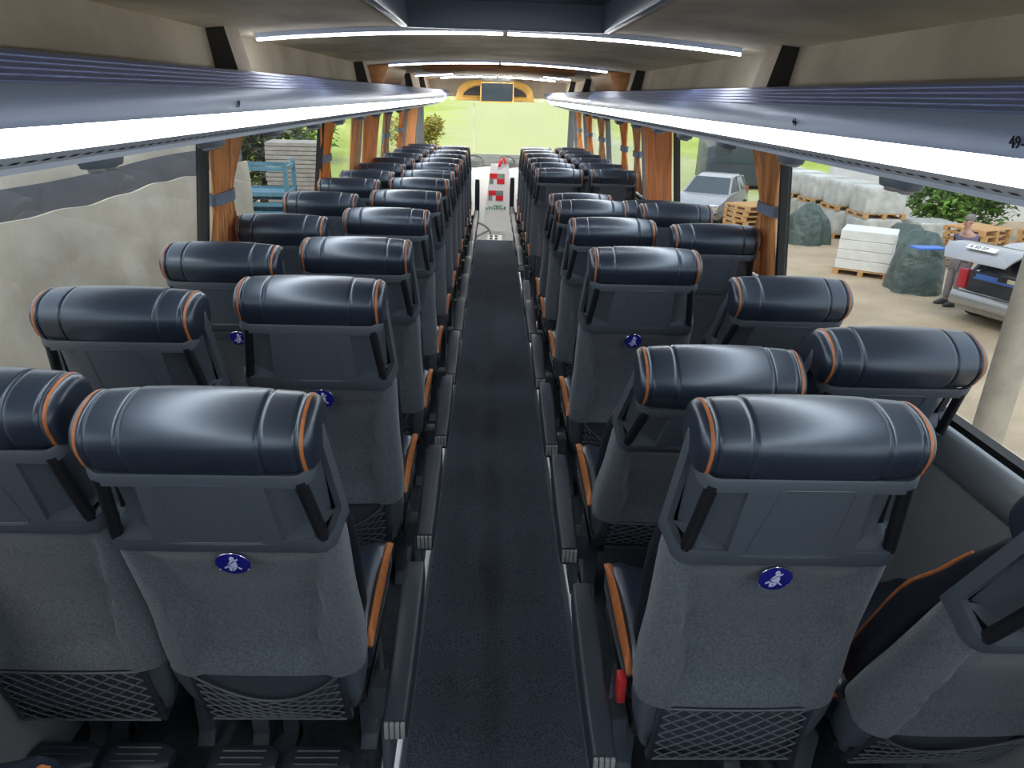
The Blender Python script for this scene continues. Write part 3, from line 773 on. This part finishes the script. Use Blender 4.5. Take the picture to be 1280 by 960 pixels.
for z0, x0, h in ((.72, -.12, .155), (.47, -.135, .15)):
    w = .115
    sq('flag_red', x0, x0 + w, z0 + h / 2, z0 + h); sq('flag_grey', x0 + w, x0 + 2 * w, z0 + h / 2, z0 + h)
    sq('flag_red', x0 + w, x0 + 2 * w, z0, z0 + h / 2); sq('flag_grey', x0, x0 + w * .5, z0, z0 + h / 2)
m = MB()
for k in range(8): m.box(-.17 + .04 * k, -.145 + .04 * k, -.004, 0, .33 + .006 * (k % 3), .36 + .01 * ((k * 2) % 3))
m.box(-.06, .08, -.004, 0, .38, .395); obj('lettering', m, 'flag_green', f, smooth=False)
m = MB(); m.cyl((.0, .004, 1.0), (.0, .20, 1.06), .006, 6); m.tube([(.02, .0, .98), (.05, -.01, 1.05), (.09, 0, 1.1), (.12, 0, 1.02)], .02, 6); obj('cord', m, 'flag_red', f)
w = empty('steering_wheel', (-.34, 10.90, -.34), 0, 'pale grey steering wheel low at the left of the aisle end', 'steering wheel')
A = Matrix.Rotation(radians(-62), 3, 'X')
m = MB(); m.tube([A @ Vector((.30 * cos(a), .30 * sin(a), 0)) for a in [2 * pi * i / 36 for i in range(36)]], .016, 8, closed=True); obj('rim', m, 'pale_plastic', w)
m = MB()
for a in (90, 210, 330): m.cyl(A @ Vector((0, 0, -.02)), A @ Vector((.29 * cos(radians(a)), .29 * sin(radians(a)), 0)), .014, 8)
obj('spokes', m, 'pale_plastic', w); m = MB(); m.cyl(A @ Vector((0, 0, -.05)), A @ Vector((0, 0, .02)), .075, 20); obj('hub', m, 'dash_grey', w)
m = MB(); m.cyl(A @ Vector((0, 0, -.06)), (0, .26, -.14), .035, 10); obj('column', m, 'dash_grey', w)
b = empty('switch_box', (-.02, 10.32, -.68), 0, 'small white switch box with dark buttons and red panel by the steering wheel', 'switch box')
m = MB(); m.prism([(0, 0), (0, .36), (.22, .46), (.26, 0)], -.09, .13, 'x'); obj('body', m, 'white_panel', b, bevel=.008)
m = MB(); m.box(-.07, .10, -.006, .0, .25, .31); obj('red_panel', m, 'red_plastic', b)
for k in range(6):
    m = MB(); m.box(-.05 + .07 * (k % 2), -.01 + .07 * (k % 2), .05 + .06 * (k // 2), .08 + .06 * (k // 2), .39 + .027 * (k // 2), .40 + .027 * (k // 2)); obj('button', m, 'slot', b)
# console over the windscreen
c = empty('ceiling_console', (-.03, 12.0, 1.6), 0, 'yellow arched console with two dark openings above the windscreen', 'console')
m = MB(); out = [(-.63, 0), (-.60, .10)] + [(-.60 + .30 * (1 - cos(a)), .10 + .20 * sin(a)) for a in [pi / 2 * i / 6 for i in range(1, 7)]]
out = out + [(-x, z) for x, z in out[::-1]]
def hole(s): return [(s * (.20 + .30 * q), z) for q, z in ((0, .075), (1, .075), (.93, .12), (.72, .17), (.4, .205), (0, .22))]
# front plate as quads between outline and the two openings
def plate(y):
    pass
m.prism(out, .05, .20); body = obj('shell', m, 'console_yellow', c, bevel=.01)
for s in (-1, 1):
    m = MB(); h_ = hole(s); m.loft([[(x, .0, z) for x, z in h_], [(x, .046, z) for x, z in h_]]); obj('opening', m, 'bracket_dark', c)
    m = MB(); hh = [Vector((x, 0, z)) for x, z in h_]; m.tube([(p.x, .035, p.z) for p in hh], .022, 8, closed=True); obj('opening_rim', m, 'console_yellow', c)
mo = empty('monitor', (0, 11.5, 1.93), 0, 'flat black monitor hanging from the ceiling in front of the yellow console', 'monitor')
m = MB(); m.box(-.25, .25, -.02, .03, -.345, -.06); obj('bezel', m, 'console_yellow', mo, bevel=.008)
m = MB(); m.box(-.235, .235, -.025, -.018, -.325, -.075); obj('screen', m, 'screen', mo)
m = MB(); m.box(-.23, .23, -.03, .05, -.04, .0); m.tube([(-.2 + .05 * i, -.03 + .01 * (i % 2), -.05 - .01 * (i % 2)) for i in range(9)], .008, 6); m.box(-.05, .05, -.01, .02, -.065, -.03); obj('mount', m, 'dash_grey', mo)

# ------------------------------------------------------------------ outside
GZ = -2.0
m = MB(); m.add([(-60, -10, GZ), (60, -10, GZ), (60, 26, GZ), (-60, 26, GZ)], [(0, 1, 2, 3)]); m.add([(-60, -10, GZ - .4), (60, -10, GZ - .4), (60, 26, GZ - .4), (-60, 26, GZ - .4)], [(3, 2, 1, 0)])
struct('ground', m, 'sand', fix=False, smooth=False)
m = MB(); NX, NY = 40, 30; vs = []
for j in range(NY + 1):
    y = 26 + 150 * (j / NY) ** 1.5
    for i in range(NX + 1):
        x = -70 + 140 * i / NX; rr = (y - 26)
        z = GZ + .02 * rr + .00035 * rr * rr + .4 * sin(x * .31 + y * .12) * min(1, rr / 15) + .00025 * max(0, abs(x - 2) - 6) ** 2 * min(3, rr / 12); vs.append((x, y, z))
m.add(vs, [(j * (NX + 1) + i, j * (NX + 1) + i + 1, (j + 1) * (NX + 1) + i + 1, (j + 1) * (NX + 1) + i) for j in range(NY) for i in range(NX)])
struct('ground_hill', m, 'track', fix=False)

def leaves(c, r, nl, size, seed, sc=(1, 1, 1)):
    rnd = random.Random(seed); m = MB()
    blobs = [(Vector((rnd.uniform(-1, 1) * sc[0], rnd.uniform(-1, 1) * sc[1], rnd.uniform(-.8, 1) * sc[2])) * r * .6, r * rnd.uniform(.35, .55)) for _ in range(12)]
    for _ in range(nl):
        bc, br = rnd.choice(blobs); d = Vector((rnd.gauss(0, 1), rnd.gauss(0, 1), rnd.gauss(0, 1))).normalized()
        p = Vector(c) + bc + d * br * rnd.uniform(.55, 1.05)
        a = Vector((rnd.gauss(0, 1), rnd.gauss(0, 1), rnd.gauss(0, .5))).normalized(); b = a.cross(Vector((rnd.gauss(0, .4), rnd.gauss(0, .4), 1))).normalized()
        s = size * rnd.uniform(.6, 1.3)
        m.add([p - a * s, p + b * s * .45 + Vector((0, 0, s * .15)), p + a * s, p - b * s * .45 + Vector((0, 0, s * .15))], [(0, 1, 2, 3)])
    return m
def bush(name, loc, r, nl, size, seed, mt, label, sc=(1, 1, 1), trunk=True):
    t = empty(name, loc, 0, label, name.replace('_', ' '))
    obj('foliage', leaves((0, 0, r * sc[2] * .95), r, nl, size, seed, sc), mt, t, fix=False, smooth=False)
    m = MB(); rnd = random.Random(seed)
    for k in range(5):
        a = rnd.random() * 6.3; e = Vector((cos(a) * r * .45 * sc[0], sin(a) * r * .45 * sc[1], r * sc[2] * 1.1)); m.tube([(0, 0, 0), e * .5 + Vector((0, 0, .1)), e], [.05 * r, .035 * r, .012 * r], 7)
    obj('stems', m, 'bark', t)

# --- left side: tarpaulin wall
t = empty('tarpaulin_cover', (-3.0, 0, GZ), 0, 'crumpled beige tarpaulin wall with a dark grey band outside the left windows', 'tarpaulin')
def sheet(x0, ya, yb, zlo, zhi, amp, ny, nz, seed, dx=0):
    rnd = random.Random(seed); ph = [(rnd.uniform(1, 9), rnd.uniform(-4, 4), rnd.random() * 6.3, rnd.uniform(.3, 1)) for _ in range(14)]
    m = MB(); rows = []
    for j in range(nz + 1):
        q = j / nz; r = []
        for i in range(ny + 1):
            y = ya + (yb - ya) * i / ny; z = zlo(y) + (zhi(y) - zlo(y)) * q
            n_ = sum(w * abs(sin(a * y * .6 + b * z * 1.3 + p)) for a, b, p, w in ph) / 8 - .5
            r.append((x0 + amp * n_ * (1 - q ** 3) + dx * q, y, z))
        rows.append(r)
    m.loft(rows, cap=False, closed=False); m.loft([[(x - .02, y, z) for x, y, z in r] for r in rows], cap=False, closed=False)
    m.loft([rows[-1], [(x - .02, y, z) for x, y, z in rows[-1]]], cap=False, closed=False)
    return m
zb = lambda y: .875 + .012 * sin(y * 3.1) + .008 * sin(y * 9)
obj('cover_sheet', sheet(0, -3, 9, lambda y: 0, lambda y: zb(y) - GZ, .16, 150, 40, 3), 'tarp_beige', t)
obj('grey_band', sheet(-.13, -3, 9.2, lambda y: .80 - GZ, lambda y: 1.035 - GZ + .004 * y + .012 * sin(2 * y), .015, 80, 3, 5), 'tarp_band', t)
obj('top_flap', sheet(-.16, -3, 9.0, lambda y: 1.0 - GZ, lambda y: 1.30 - GZ - .012 * y + .045 * sin(y * 1.9) + .03 * sin(y * 4.7), .06, 110, 6, 8), 'tarp_beige', t)
tag(obj('back_wall', MB().box(-13.2, -13.0, -4, 24, GZ, 1.35), 'tarp_band'), 'long dark grey wall standing far behind the beige tarpaulin', 'wall')
# blue frames and stacked slabs
def crate(loc, rz, label, walls=True):
    t = empty('metal_crate', loc, rz, label, 'crate', 'blue metal crates by the tarpaulin'); W, D, H = .62, .45, .50
    m = MB()
    for x in (-W, W):
        for y in (-D, D): m.box(x - .035, x + .035, y - .035, y + .035, 0, H + .12)
    for z in (.06, H):
        m.box(-W, W, -D - .02, -D + .02, z - .035, z + .035); m.box(-W, W, D - .02, D + .02, z - .035, z + .035); m.box(-W - .02, -W + .02, -D, D, z - .035, z + .035); m.box(W - .02, W + .02, -D, D, z - .035, z + .035)
    obj('frame', m, 'crate_blue', t)
    m = MB()
    if walls: m.box(-W + .03, W - .03, -D + .005, -D + .025, .1, H * .75), m.box(-W + .005, -W + .025, -D + .03, D - .03, .1, H * .75), m.box(W - .025, W - .005, -D + .03, D - .03, .1, H * .75), m.box(-W + .03, W - .03, D - .025, D - .005, .1, H * .75)
    m.box(-W, W, -D, D, .03, .06)
    obj('side_walls', m, 'crate_blue', t, smooth=False)
for k in range(4): crate((-4.40, 13.6, GZ + .621 * k), .1, ('lowest', 'second lowest', 'second highest', 'topmost')[k] + ' blue metal crate of the stack beyond the tarpaulin end', k < 3)
crate((-5.9, 15.6, GZ + .0), .3, 'blue metal crate with open rails standing behind the blue crate stack')
def pallet_mesh(W=.6, D=.5):
    m = MB()
    for k in range(6): m.box(-W, W, -D + k * 2 * D / 6 + .01, -D + (k + 1) * 2 * D / 6 - .03, .115, .14)
    for x in (-W + .06, 0, W - .06):
        for y in (-D + .06, 0, D - .06): m.box(x - .06, x + .06, y - .055, y + .055, .022, .095)
        m.box(x - .06, x + .06, -D, D, .095, .115); m.box(x - .06, x + .06, -D, D, 0, .022)
    return mesh_of('wooden_pallet', m, 'wood_pallet', smooth=False)
PM = pallet_mesh()
def slab_stack(loc, rz, n_, label):
    t = empty('slab_stack', loc, rz, label, 'slab stack', 'stacks of grey paving slabs'); obj('pallet', PM, None, t)
    m = MB(); rnd = random.Random(n_); z = .145
    for k in range(n_): dx = rnd.uniform(-.02, .02); m.box(-.55 + dx, .55 + dx, -.46, .46, z, z + .075); z += .085
    obj('slabs', m, 'slab_grey', t, bevel=.008, seg=1)
slab_stack((-4.15, 15.6, GZ + .0), .12, 30, 'tall stack of grey slabs beyond the blue crates')
slab_stack((-4.5, 17.3, GZ + .0), .3, 28, 'second grey slab stack, behind the tall one on the left')
bush('tree', (-6.6, 20.5, GZ), 2.0, 4200, .13, 21, 'leaf_dark', 'dull green tree behind the crates on the left', (1, 1, 1.0))
bush('shrub', (-4.4, 43, GZ + .3), 1.5, 1800, .16, 23, 'leaf_dry', 'yellow dry shrub at the left edge of the windscreen view', (1.2, 1, .8))
bush('shrub', (-10, 36, GZ + .3), 2.6, 2000, .2, 24, 'leaf', 'green shrub on the verge left of the track', (1.3, 1, .7))

# --- right side: yard
def wrapped(loc, rz, label, h=.95, mt='wrap', group='plastic-wrapped block pallets', pal=True):
    t = empty('wrapped_pallet', loc, rz, label, 'pallet', group); obj('pallet', PM, None, t)
    m = MB(); rnd = random.Random(hash((loc[0], loc[1])) % 1000)
    R = []
    for k, z in ((.985, .145), (1, .17), (1.0, .45), (.995, .7), (1.0, h), (.97, h + .04)):
        R.append([(x * k + rnd.uniform(-.006, .006), y * k + rnd.uniform(-.006, .006), z) for x, y in sell(.59, .49, 0, 0, 9, 40)])
    m.loft(R); obj('wrapped_blocks', m, mt, t, angle=35)
RZ = .06
names = ['at the near end', 'second from the near end', 'third from the near end', 'fourth from the near end', 'fifth from the near end']
base = Vector((10.75, 20.1)); dirv = Vector((-.10, 1.0)).normalized() * 1.42
for k in range(5):
    p = base + dirv * k
    wrapped((p.x, p.y, GZ), RZ, h=.78, label=f'bottom-layer plastic-wrapped block pallet, {names[k]} of the row')
    wrapped((p.x, p.y, GZ + .821), RZ, h=.78, label=f'top-layer plastic-wrapped block pallet, {names[k]} of the row')
p = base + Vector((1.45, -.3)); wrapped((p.x, p.y, GZ), RZ, h=.75, label='low plastic-wrapped pallet behind the green tarpaulin heap')
# white block stack
t = empty('block_stack', (8.80, 16.5, GZ), -.55, 'white block stack on a pallet standing alone on the sand', 'block stack'); obj('pallet', PM, None, t)
m = MB()
for k in range(4): m.box(-.58 + .004 * (k % 2), .58 + .004 * (k % 2), -.48, .48, .145 + k * .225, .145 + k * .225 + .22)
obj('blocks', m, 'block_white', t, bevel=.012, seg=1)
def heap(loc, rx, ry, h, seed, label, mt):
    rnd = random.Random(seed); m = MB(); R = []
    ph = [(rnd.randint(2, 9), rnd.random() * 6.3, rnd.uniform(.02, .09)) for _ in range(7)]
    for j in range(14):
        q = j / 13; R.append([])
        for i in range(56):
            a = 2 * pi * i / 56; f = 1 + sum(w * sin(k * a + p + q * 1.5) for k, p, w in ph) * (1 - .4 * q)
            prof = max(.02, (1 - q ** 5)) ** .5 * (1 - .25 * q)
            R[-1].append((rx * f * cos(a) * prof, ry * f * sin(a) * prof, h * q * (1 + .12 * sin(2 * a + seed) * q * min(1, prof * 2.2))))
    m.loft(R); tag(obj('tarpaulin_heap', m, mt, angle=70), label, 'tarpaulin', None).location = loc
heap((9.2, 15.0, GZ), .55, .62, 1.25, 4, 'dark green tarpaulin heap between the white blocks and the man', 'tarp_green')
heap((10.3, 17.6, GZ), .6, .6, 1.0, 9, 'grey-green tarpaulin heap behind the dark green one', 'tarp_green')
heap((9.0, 20.4, GZ), .6, .7, 1.1, 6, 'green tarpaulin heap at the foot of the wrapped pallets', 'tarp_green')
def pallet_pile(loc, rz, n_, label, lean=0):
    for k in range(n_):
        o = obj('wooden_pallet', PM, None); o.location = (loc[0] + lean * k, loc[1], loc[2] + .148 * k); o.rotation_euler.z = rz + .05 * ((k * 7) % 3 - 1)
        tag(o, f'{label}, {ORD[k + 1]} from the bottom', 'pallet', 'bare orange wooden pallets')
pallet_pile((11.95, 17.4, GZ), .5, 7, 'bare orange wooden pallet in the pile behind the man')
pallet_pile((13.6, 17.0, GZ), .4, 7, 'bare orange wooden pallet in the second pile right behind the man')
pallet_pile((7.75, 21.6, GZ), .35, 6, 'bare wooden pallet in the pile seen behind the right curtain')
bush('bush', (14.6, 22.2, GZ), 1.75, 3200, .15, 31, 'leaf', 'big green bush behind the wrapped pallets', (1.3, 1, .85))
bush('bush', (19.6, 21.4, GZ), 1.7, 3000, .15, 32, 'leaf', 'green bush at the right behind the pallet piles', (1.5, 1, .75))
tag(obj('white_wall', MB().box(11.8, 44, 25.4, 25.7, GZ, 2.6), 'render_white'), 'long pale wall at the back of the yard', 'wall')
m = MB(); m.prism(sell(.09, .09, 0, 0, 2.2, 24), 0, 6.0, 'z'); tag(obj('concrete_post', m, 'concrete_post'), 'beige concrete post standing close outside the nearest right window', 'post').location = (3.14, 4.0, GZ)

# --- cars
def car(loc, rz, label, open_tail=True, mt='car_silver'):
    """x forward, y left, z up; origin under the rear bumper"""
    t = empty('car', loc, rz, label, 'car')
    ST = [(-.04, .70, .30, .52, .60), (.0, .78, .22, .62, .66), (.10, .82, .20, .80, .70), (.5, .84, .20, .90, .80), (1.0, .85, .20, .93, .82), (2.2, .85, .20, .94, .82), (2.9, .85, .2, .92, .8), (3.5, .82, .22, .80, .7), (3.85, .74, .25, .68, .6), (3.95, .6, .32, .55, .5)]
    m = MB(); R = []
    for x, w, z0, z1, wt in ST:
        R.append([(x, w * .92, z0), (x, w, z0 + .12), (x, w, z1 - .18), (x, w * .95, z1), (x, -w * .95, z1), (x, -w, z1 - .18), (x, -w, z0 + .12), (x, -w * .92, z0)])
    m.loft(R); obj('body', m, mt, t, angle=35)
    roof = [(.42, 1.36), (.75, 1.42), (1.5, 1.44), (2.05, 1.38)]
    m = MB()
    m.loft([[(x, .60, z - .05), (x, .54, z), (x, -.54, z), (x, -.60, z - .05)] for x, z in roof])
    for s in (-1, 1):
        m.tube([(.22, s * .76, .86), (.42, s * .60, 1.34)], .045, 6); m.tube([(2.75, s * .74, .92), (2.05, s * .60, 1.36)], .04, 6); m.tube([(1.35, s * .78, .92), (1.3, s * .59, 1.40)], .035, 6)
    obj('roof', m, mt, t, angle=35)
    m = MB()
    for s in (-1, 1): m.add([(.3, s * .77, .9), (2.7, s * .75, .93), (2.05, s * .6, 1.36), (.45, s * .6, 1.33)], [(0, 1, 2, 3)])
    m.add([(2.78, .7, .93), (2.78, -.7, .93), (2.08, -.55, 1.37), (2.08, .55, 1.37)], [(0, 1, 2, 3)])
    obj('windows', m, 'car_glass', t, smooth=False)
    m = MB()
    m.box(-.055, -.015, -.58, .58, .60, .98) if open_tail else m.box(.0, .01, -.5, .5, .9, .92)
    obj('boot_opening', m, 'car_inside', t, bevel=.02)
    m = MB(); m.loft([[(x, y, z) for x, z in ((-.12, .32), (-.15, .36), (-.15, .52), (-.11, .58), (.02, .58), (.02, .30))] for y in (-.80, -.74, .74, .80)]); obj('bumper', m, mt, t, bevel=.02)
    for s in (-1, 1):
        m = MB(); m.box(-.07, .06, s * .70 - .09, s * .70 + .09, .62, .98); obj('tail_light', m, 'tail_red', t, bevel=.03)
    for x in (.72, 3.15):
        for s in (-1, 1):
            m = MB(); m.cyl((x, s * .70, .30), (x, s * .87, .30), .30, 24); wl = obj('wheel', m, 'tyre', t)
            m = MB(); m.cyl((x, s * .86, .30), (x, s * .88, .30), .19, 20); obj('hubcap', m, 'pale_plastic', wl)
    if open_tail:
        m = MB()
        L = [(.40, 1.40, .56), (.05, 1.48, .60), (-.35, 1.53, .64), (-.72, 1.52, .66), (-.86, 1.44, .62), (-.92, 1.34, .56)]
        m.loft([[(x, -w, z), (x, w, z), (x - .01, w * .97, z - .05), (x - .01, -w * .97, z - .05)] for x, z, w in L]); tg = obj('tailgate', m, mt, t, angle=40); tg['label'] = 'raised silver tailgate'
        m = MB(); m.add([(.28, -.5, 1.435), (.28, .5, 1.435), (-.30, .54, 1.53), (-.30, -.54, 1.53)], [(0, 1, 2, 3)]); obj('rear_window', m, 'car_glass', tg)
        m = MB(); mm = Matrix.Translation((-.80, 0, 1.515)) @ Matrix.Rotation(radians(-28), 4, 'Y'); m.box(-.055, .055, -.26, .26, 0, .012, mm); pl = obj('number_plate', m, 'plate', tg)
        me = text_mesh('A 50 07', .10, .002); me.materials.append(MAT['slot']); o = bpy.data.objects.new('plate_lettering', me); COL.objects.link(o); o.parent = tg
        M = Matrix((Vector((0, -1, 0)), Vector((-.88, 0, -.47)) * -1, Vector((-.47, 0, .88)))).transposed().to_4x4(); M.translation = (-.835, .22, 1.513); o.matrix_local = M
        m = MB()
        for s in (-1, 1): m.tube([(.05, s * .66, .95), (-.30, s * .58, 1.47)], .014, 6)
        obj('gas_strut', m, 'pale_plastic', tg)
        m = MB(); m.box(-.06, -.02, -.5, .5, .84, .88); m.box(-.075, -.055, .05, .45, .86, .95); obj('parcel_shelf', m, 'blue_paint', t, bevel=.01)
        m = MB(); m.box(-.07, -.056, -.42, -.12, .89, .96); obj('paper_sheet', m, 'paper', t)
    else:
        m = MB()
        for s in (-1, 1): m.box(3.80, 3.93, s * .55 - .14, s * .55 + .14, .55, .72)
        obj('headlight', m, 'mirror', t, bevel=.03)
        m = MB(); m.box(3.92, 3.99, -.38, .38, .46, .60); obj('grille', m, 'car_black', t, bevel=.02)
    return t
car((9.0, 12.1, GZ), radians(22), 'silver hatchback with raised tailgate beside the man')
car((8.3, 26.0, GZ), radians(180 + 60), 'silver car front seen through the right window behind the curtain reflection', False)
v = empty('delivery_van', (11.0, 32.0, GZ), 0, 'dark van with white roof parked by the pale wall', 'van')
m = MB(); m.box(-2.0, 2.0, -.9, .9, .35, 2.3); obj('body', m, 'van_dark', v, bevel=.12, seg=3)
m = MB(); m.box(-1.9, 1.9, -.85, .85, 2.3, 2.6); obj('roof', m, 'render_white', v, bevel=.08)
m = MB(); m.box(-1.7, .2, -.93, -.9, 1.3, 1.9); m.box(.4, 1.6, -.93, -.9, 1.3, 1.9); obj('side_windows', m, 'car_glass', v)
for x in (-1.2, 1.25):
    for s in (-1, 1):
        m = MB(); m.cyl((x, s * .75, .36), (x, s * .95, .36), .36, 20); obj('wheel', m, 'tyre', v)

# --- man
def skin(name, joints, edges, mt, parent, sub=2):
    me = bpy.data.meshes.new(name); me.from_pydata([j[0] for j in joints], edges, [])
    o = bpy.data.objects.new(name, me); COL.objects.link(o)
    md = o.modifiers.new('s', 'SKIN'); md.use_smooth_shade = True
    for i, j in enumerate(joints):
        r = j[1]; me.skin_vertices[0].data[i].radius = (r, r) if not isinstance(r, tuple) else r
    me.skin_vertices[0].data[0].use_root = True
    sb = o.modifiers.new('u', 'SUBSURF'); sb.levels = sub; sb.render_levels = sub
    nm = bpy.data.meshes.new_from_object(o.evaluated_get(bpy.context.evaluated_depsgraph_get()))
    bpy.data.objects.remove(o); nm.materials.clear(); nm.materials.append(MAT[mt])
    for p in nm.polygons: p.use_smooth = True
    nm.name = name
    q = bpy.data.objects.new(name, nm); COL.objects.link(q); q.parent = parent
    return q
# local frame: +x is where he faces, y his left, z up
P0 = empty('person', (9.27, 13.75, GZ), radians(185), 'grey-haired person in purple jumper holding a blue board beside the open car', 'person')
J = [((0, 0, .93), (.13, .16)), ((.0, 0, 1.10), (.125, .155)), ((-.01, 0, 1.28), (.125, .17)), ((.0, 0, 1.42), (.10, .16)), ((.03, 0, 1.50), .055), ((.055, 0, 1.58), .055), ((.06, 0, 1.66), (.09, .075)), ((.055, 0, 1.74), (.085, .07)),
     ((.0, .10, .88), .10), ((.03, .11, .50), .062), ((-.01, .11, .10), .045), ((.0, -.10, .88), .10), ((.04, -.11, .50), .062), ((.03, -.11, .10), .045),
     ((.0, .19, 1.40), .062), ((.02, .25, 1.14), .046), ((.26, .20, 1.10), .036), ((.36, .17, 1.13), .030),
     ((.0, -.19, 1.40), .062), ((.02, -.25, 1.14), .046), ((.24, -.22, 1.08), .036), ((.34, -.20, 1.10), .030),
     ((.12, .12, .045), .035), ((.16, -.12, .045), .035)]
Ed = [(0, 1), (1, 2), (2, 3), (3, 4), (4, 5), (5, 6), (6, 7), (0, 8), (8, 9), (9, 10), (0, 11), (11, 12), (12, 13), (3, 14), (14, 15), (15, 16), (16, 17), (3, 18), (18, 19), (19, 20), (20, 21), (10, 22), (13, 23)]
skin('body', J, Ed, 'skin', P0)
def infl(ids, k, extra=()):
    mp = {a: i for i, a in enumerate(ids)}; js = []
    for a in ids:
        r = J[a][1]; js.append((J[a][0], tuple(x + k for x in r) if isinstance(r, tuple) else r + k))
    return js, [(mp[a], mp[b]) for a, b in Ed if a in mp and b in mp]
js, es = infl([0, 1, 2, 3, 14, 15, 16, 18, 19, 20], .018); skin('jumper', js, es, 'jumper', P0)
js, es = infl([0, 8, 9, 10, 11, 12, 13], .02); js[0] = ((0, 0, .90), (.145, .17)); skin('trousers', js, es, 'trousers', P0)
m = MB(); m.tube([(.035, .06, 1.47), (.085, 0, 1.455), (.035, -.06, 1.47), (-.05, 0, 1.51)], .03, 8, closed=True); m.box(-.1, -.02, -.15, .15, 1.40, 1.46); obj('collar', m, 'jumper_light', P0, bevel=.02)
for (x, y) in ((.06, .115), (.09, -.115)):
    m = MB(); m.loft([[(x - .12 + .29 * q, y + a * k, .01 + (b + .5) * h) for a, b in sell(.05, .5, 0, 0, 3, 16)] for q, k, h in ((0, .6, .08), (.12, 1, .11), (.45, .95, .11), (.75, 1.05, .07), (1, .55, .045))]); obj('shoe', m, 'shoe', P0)
m = MB(); m.ico((.035, 0, 1.735), .105, 3, (.98, .80, .92)); hm = obj('hair', m, 'hair_grey', P0)
m = MB(); m.ico((.148, 0, 1.665), .022, 2, (1, .7, 1.2)); obj('nose', m, 'skin', P0)
for s in (-1, 1):
    m = MB(); m.ico((.05, s * .088, 1.675), .03, 2, (.7, .35, 1.1)); obj('ear', m, 'skin', P0)
    m = MB(); m.ico((.132, s * .034, 1.70), .009, 1); obj('eye', m, 'car_black', P0)
m = MB(); m.box(.125, .14, -.025, .025, 1.615, 1.622); obj('mouth', m, 'tail_red', P0)
for s, (hx, hy, hz) in ((1, (.36, .17, 1.13)), (-1, (.34, -.20, 1.10))):
    js = [((hx, hy, hz), .03), ((hx + .06, hy - s * .005, hz + .005), (.022, .036))]; es = [(0, 1)]
    for k in range(4):
        y = hy - s * .005 + (k - 1.5) * .018; L = (.075, .085, .08, .065)[k]
        a = len(js); js += [((hx + .09, y, hz + .01), .0095), ((hx + .09 + L * .5, y, hz - .0), .0085), ((hx + .09 + L * .6, y, hz - .035), .0075)]; es += [(1, a), (a, a + 1), (a + 1, a + 2)]
    a = len(js); js += [((hx + .04, hy - s * .045, hz + .01), .011), ((hx + .085, hy - s * .055, hz + .0), .0095)]; es += [(0, a), (a, a + 1)]
    skin('hand', js, es, 'skin', P0, 1)
t = Matrix.Rotation(radians(185), 4, 'Z')
m = MB(); m.box(.40, 1.0, -.24, .06, 1.128, 1.165); pb = tag(obj('blue_board', m, 'blue_paint', bevel=.006), 'blue board held out flat by the man beside the car', 'board'); pb.location = P0.location; pb.rotation_euler.z = radians(185)

# ------------------------------------------------------------------ light
W = bpy.data.worlds.new('overcast_sky'); SC.world = W; W.use_nodes = True; nt = W.node_tree; bg = nt.nodes['Background']
tc = nt.nodes.new('ShaderNodeTexCoord'); sp = nt.nodes.new('ShaderNodeSeparateXYZ'); nt.links.new(tc.outputs['Generated'], sp.inputs[0])
rp = nt.nodes.new('ShaderNodeValToRGB'); nt.links.new(sp.outputs['Z'], rp.inputs['Fac'])
rp.color_ramp.elements[0].color = (.80, .86, .92, 1); rp.color_ramp.elements[1].color = (.72, .85, 1.06, 1)
nt.links.new(rp.outputs['Color'], bg.inputs['Color']); bg.inputs['Strength'].default_value = 1.2
sl = bpy.data.lights.new('sun', 'SUN'); sl.energy = 1.1; sl.angle = radians(25); sl.color = (1, .92, .78)
so = bpy.data.objects.new('sun', sl); COL.objects.link(so); so.rotation_euler = (radians(38), radians(-20), 0)
SC.view_settings.view_transform = 'Standard'; SC.view_settings.look = 'None'; SC.view_settings.gamma = 1; SC.view_settings.use_curve_mapping = False
SC.view_settings.exposure = .65
SC.cycles.use_denoising = True
SC.cycles.max_bounces = 8; SC.cycles.transparent_max_bounces = 24; SC.cycles.sample_clamp_indirect = 6
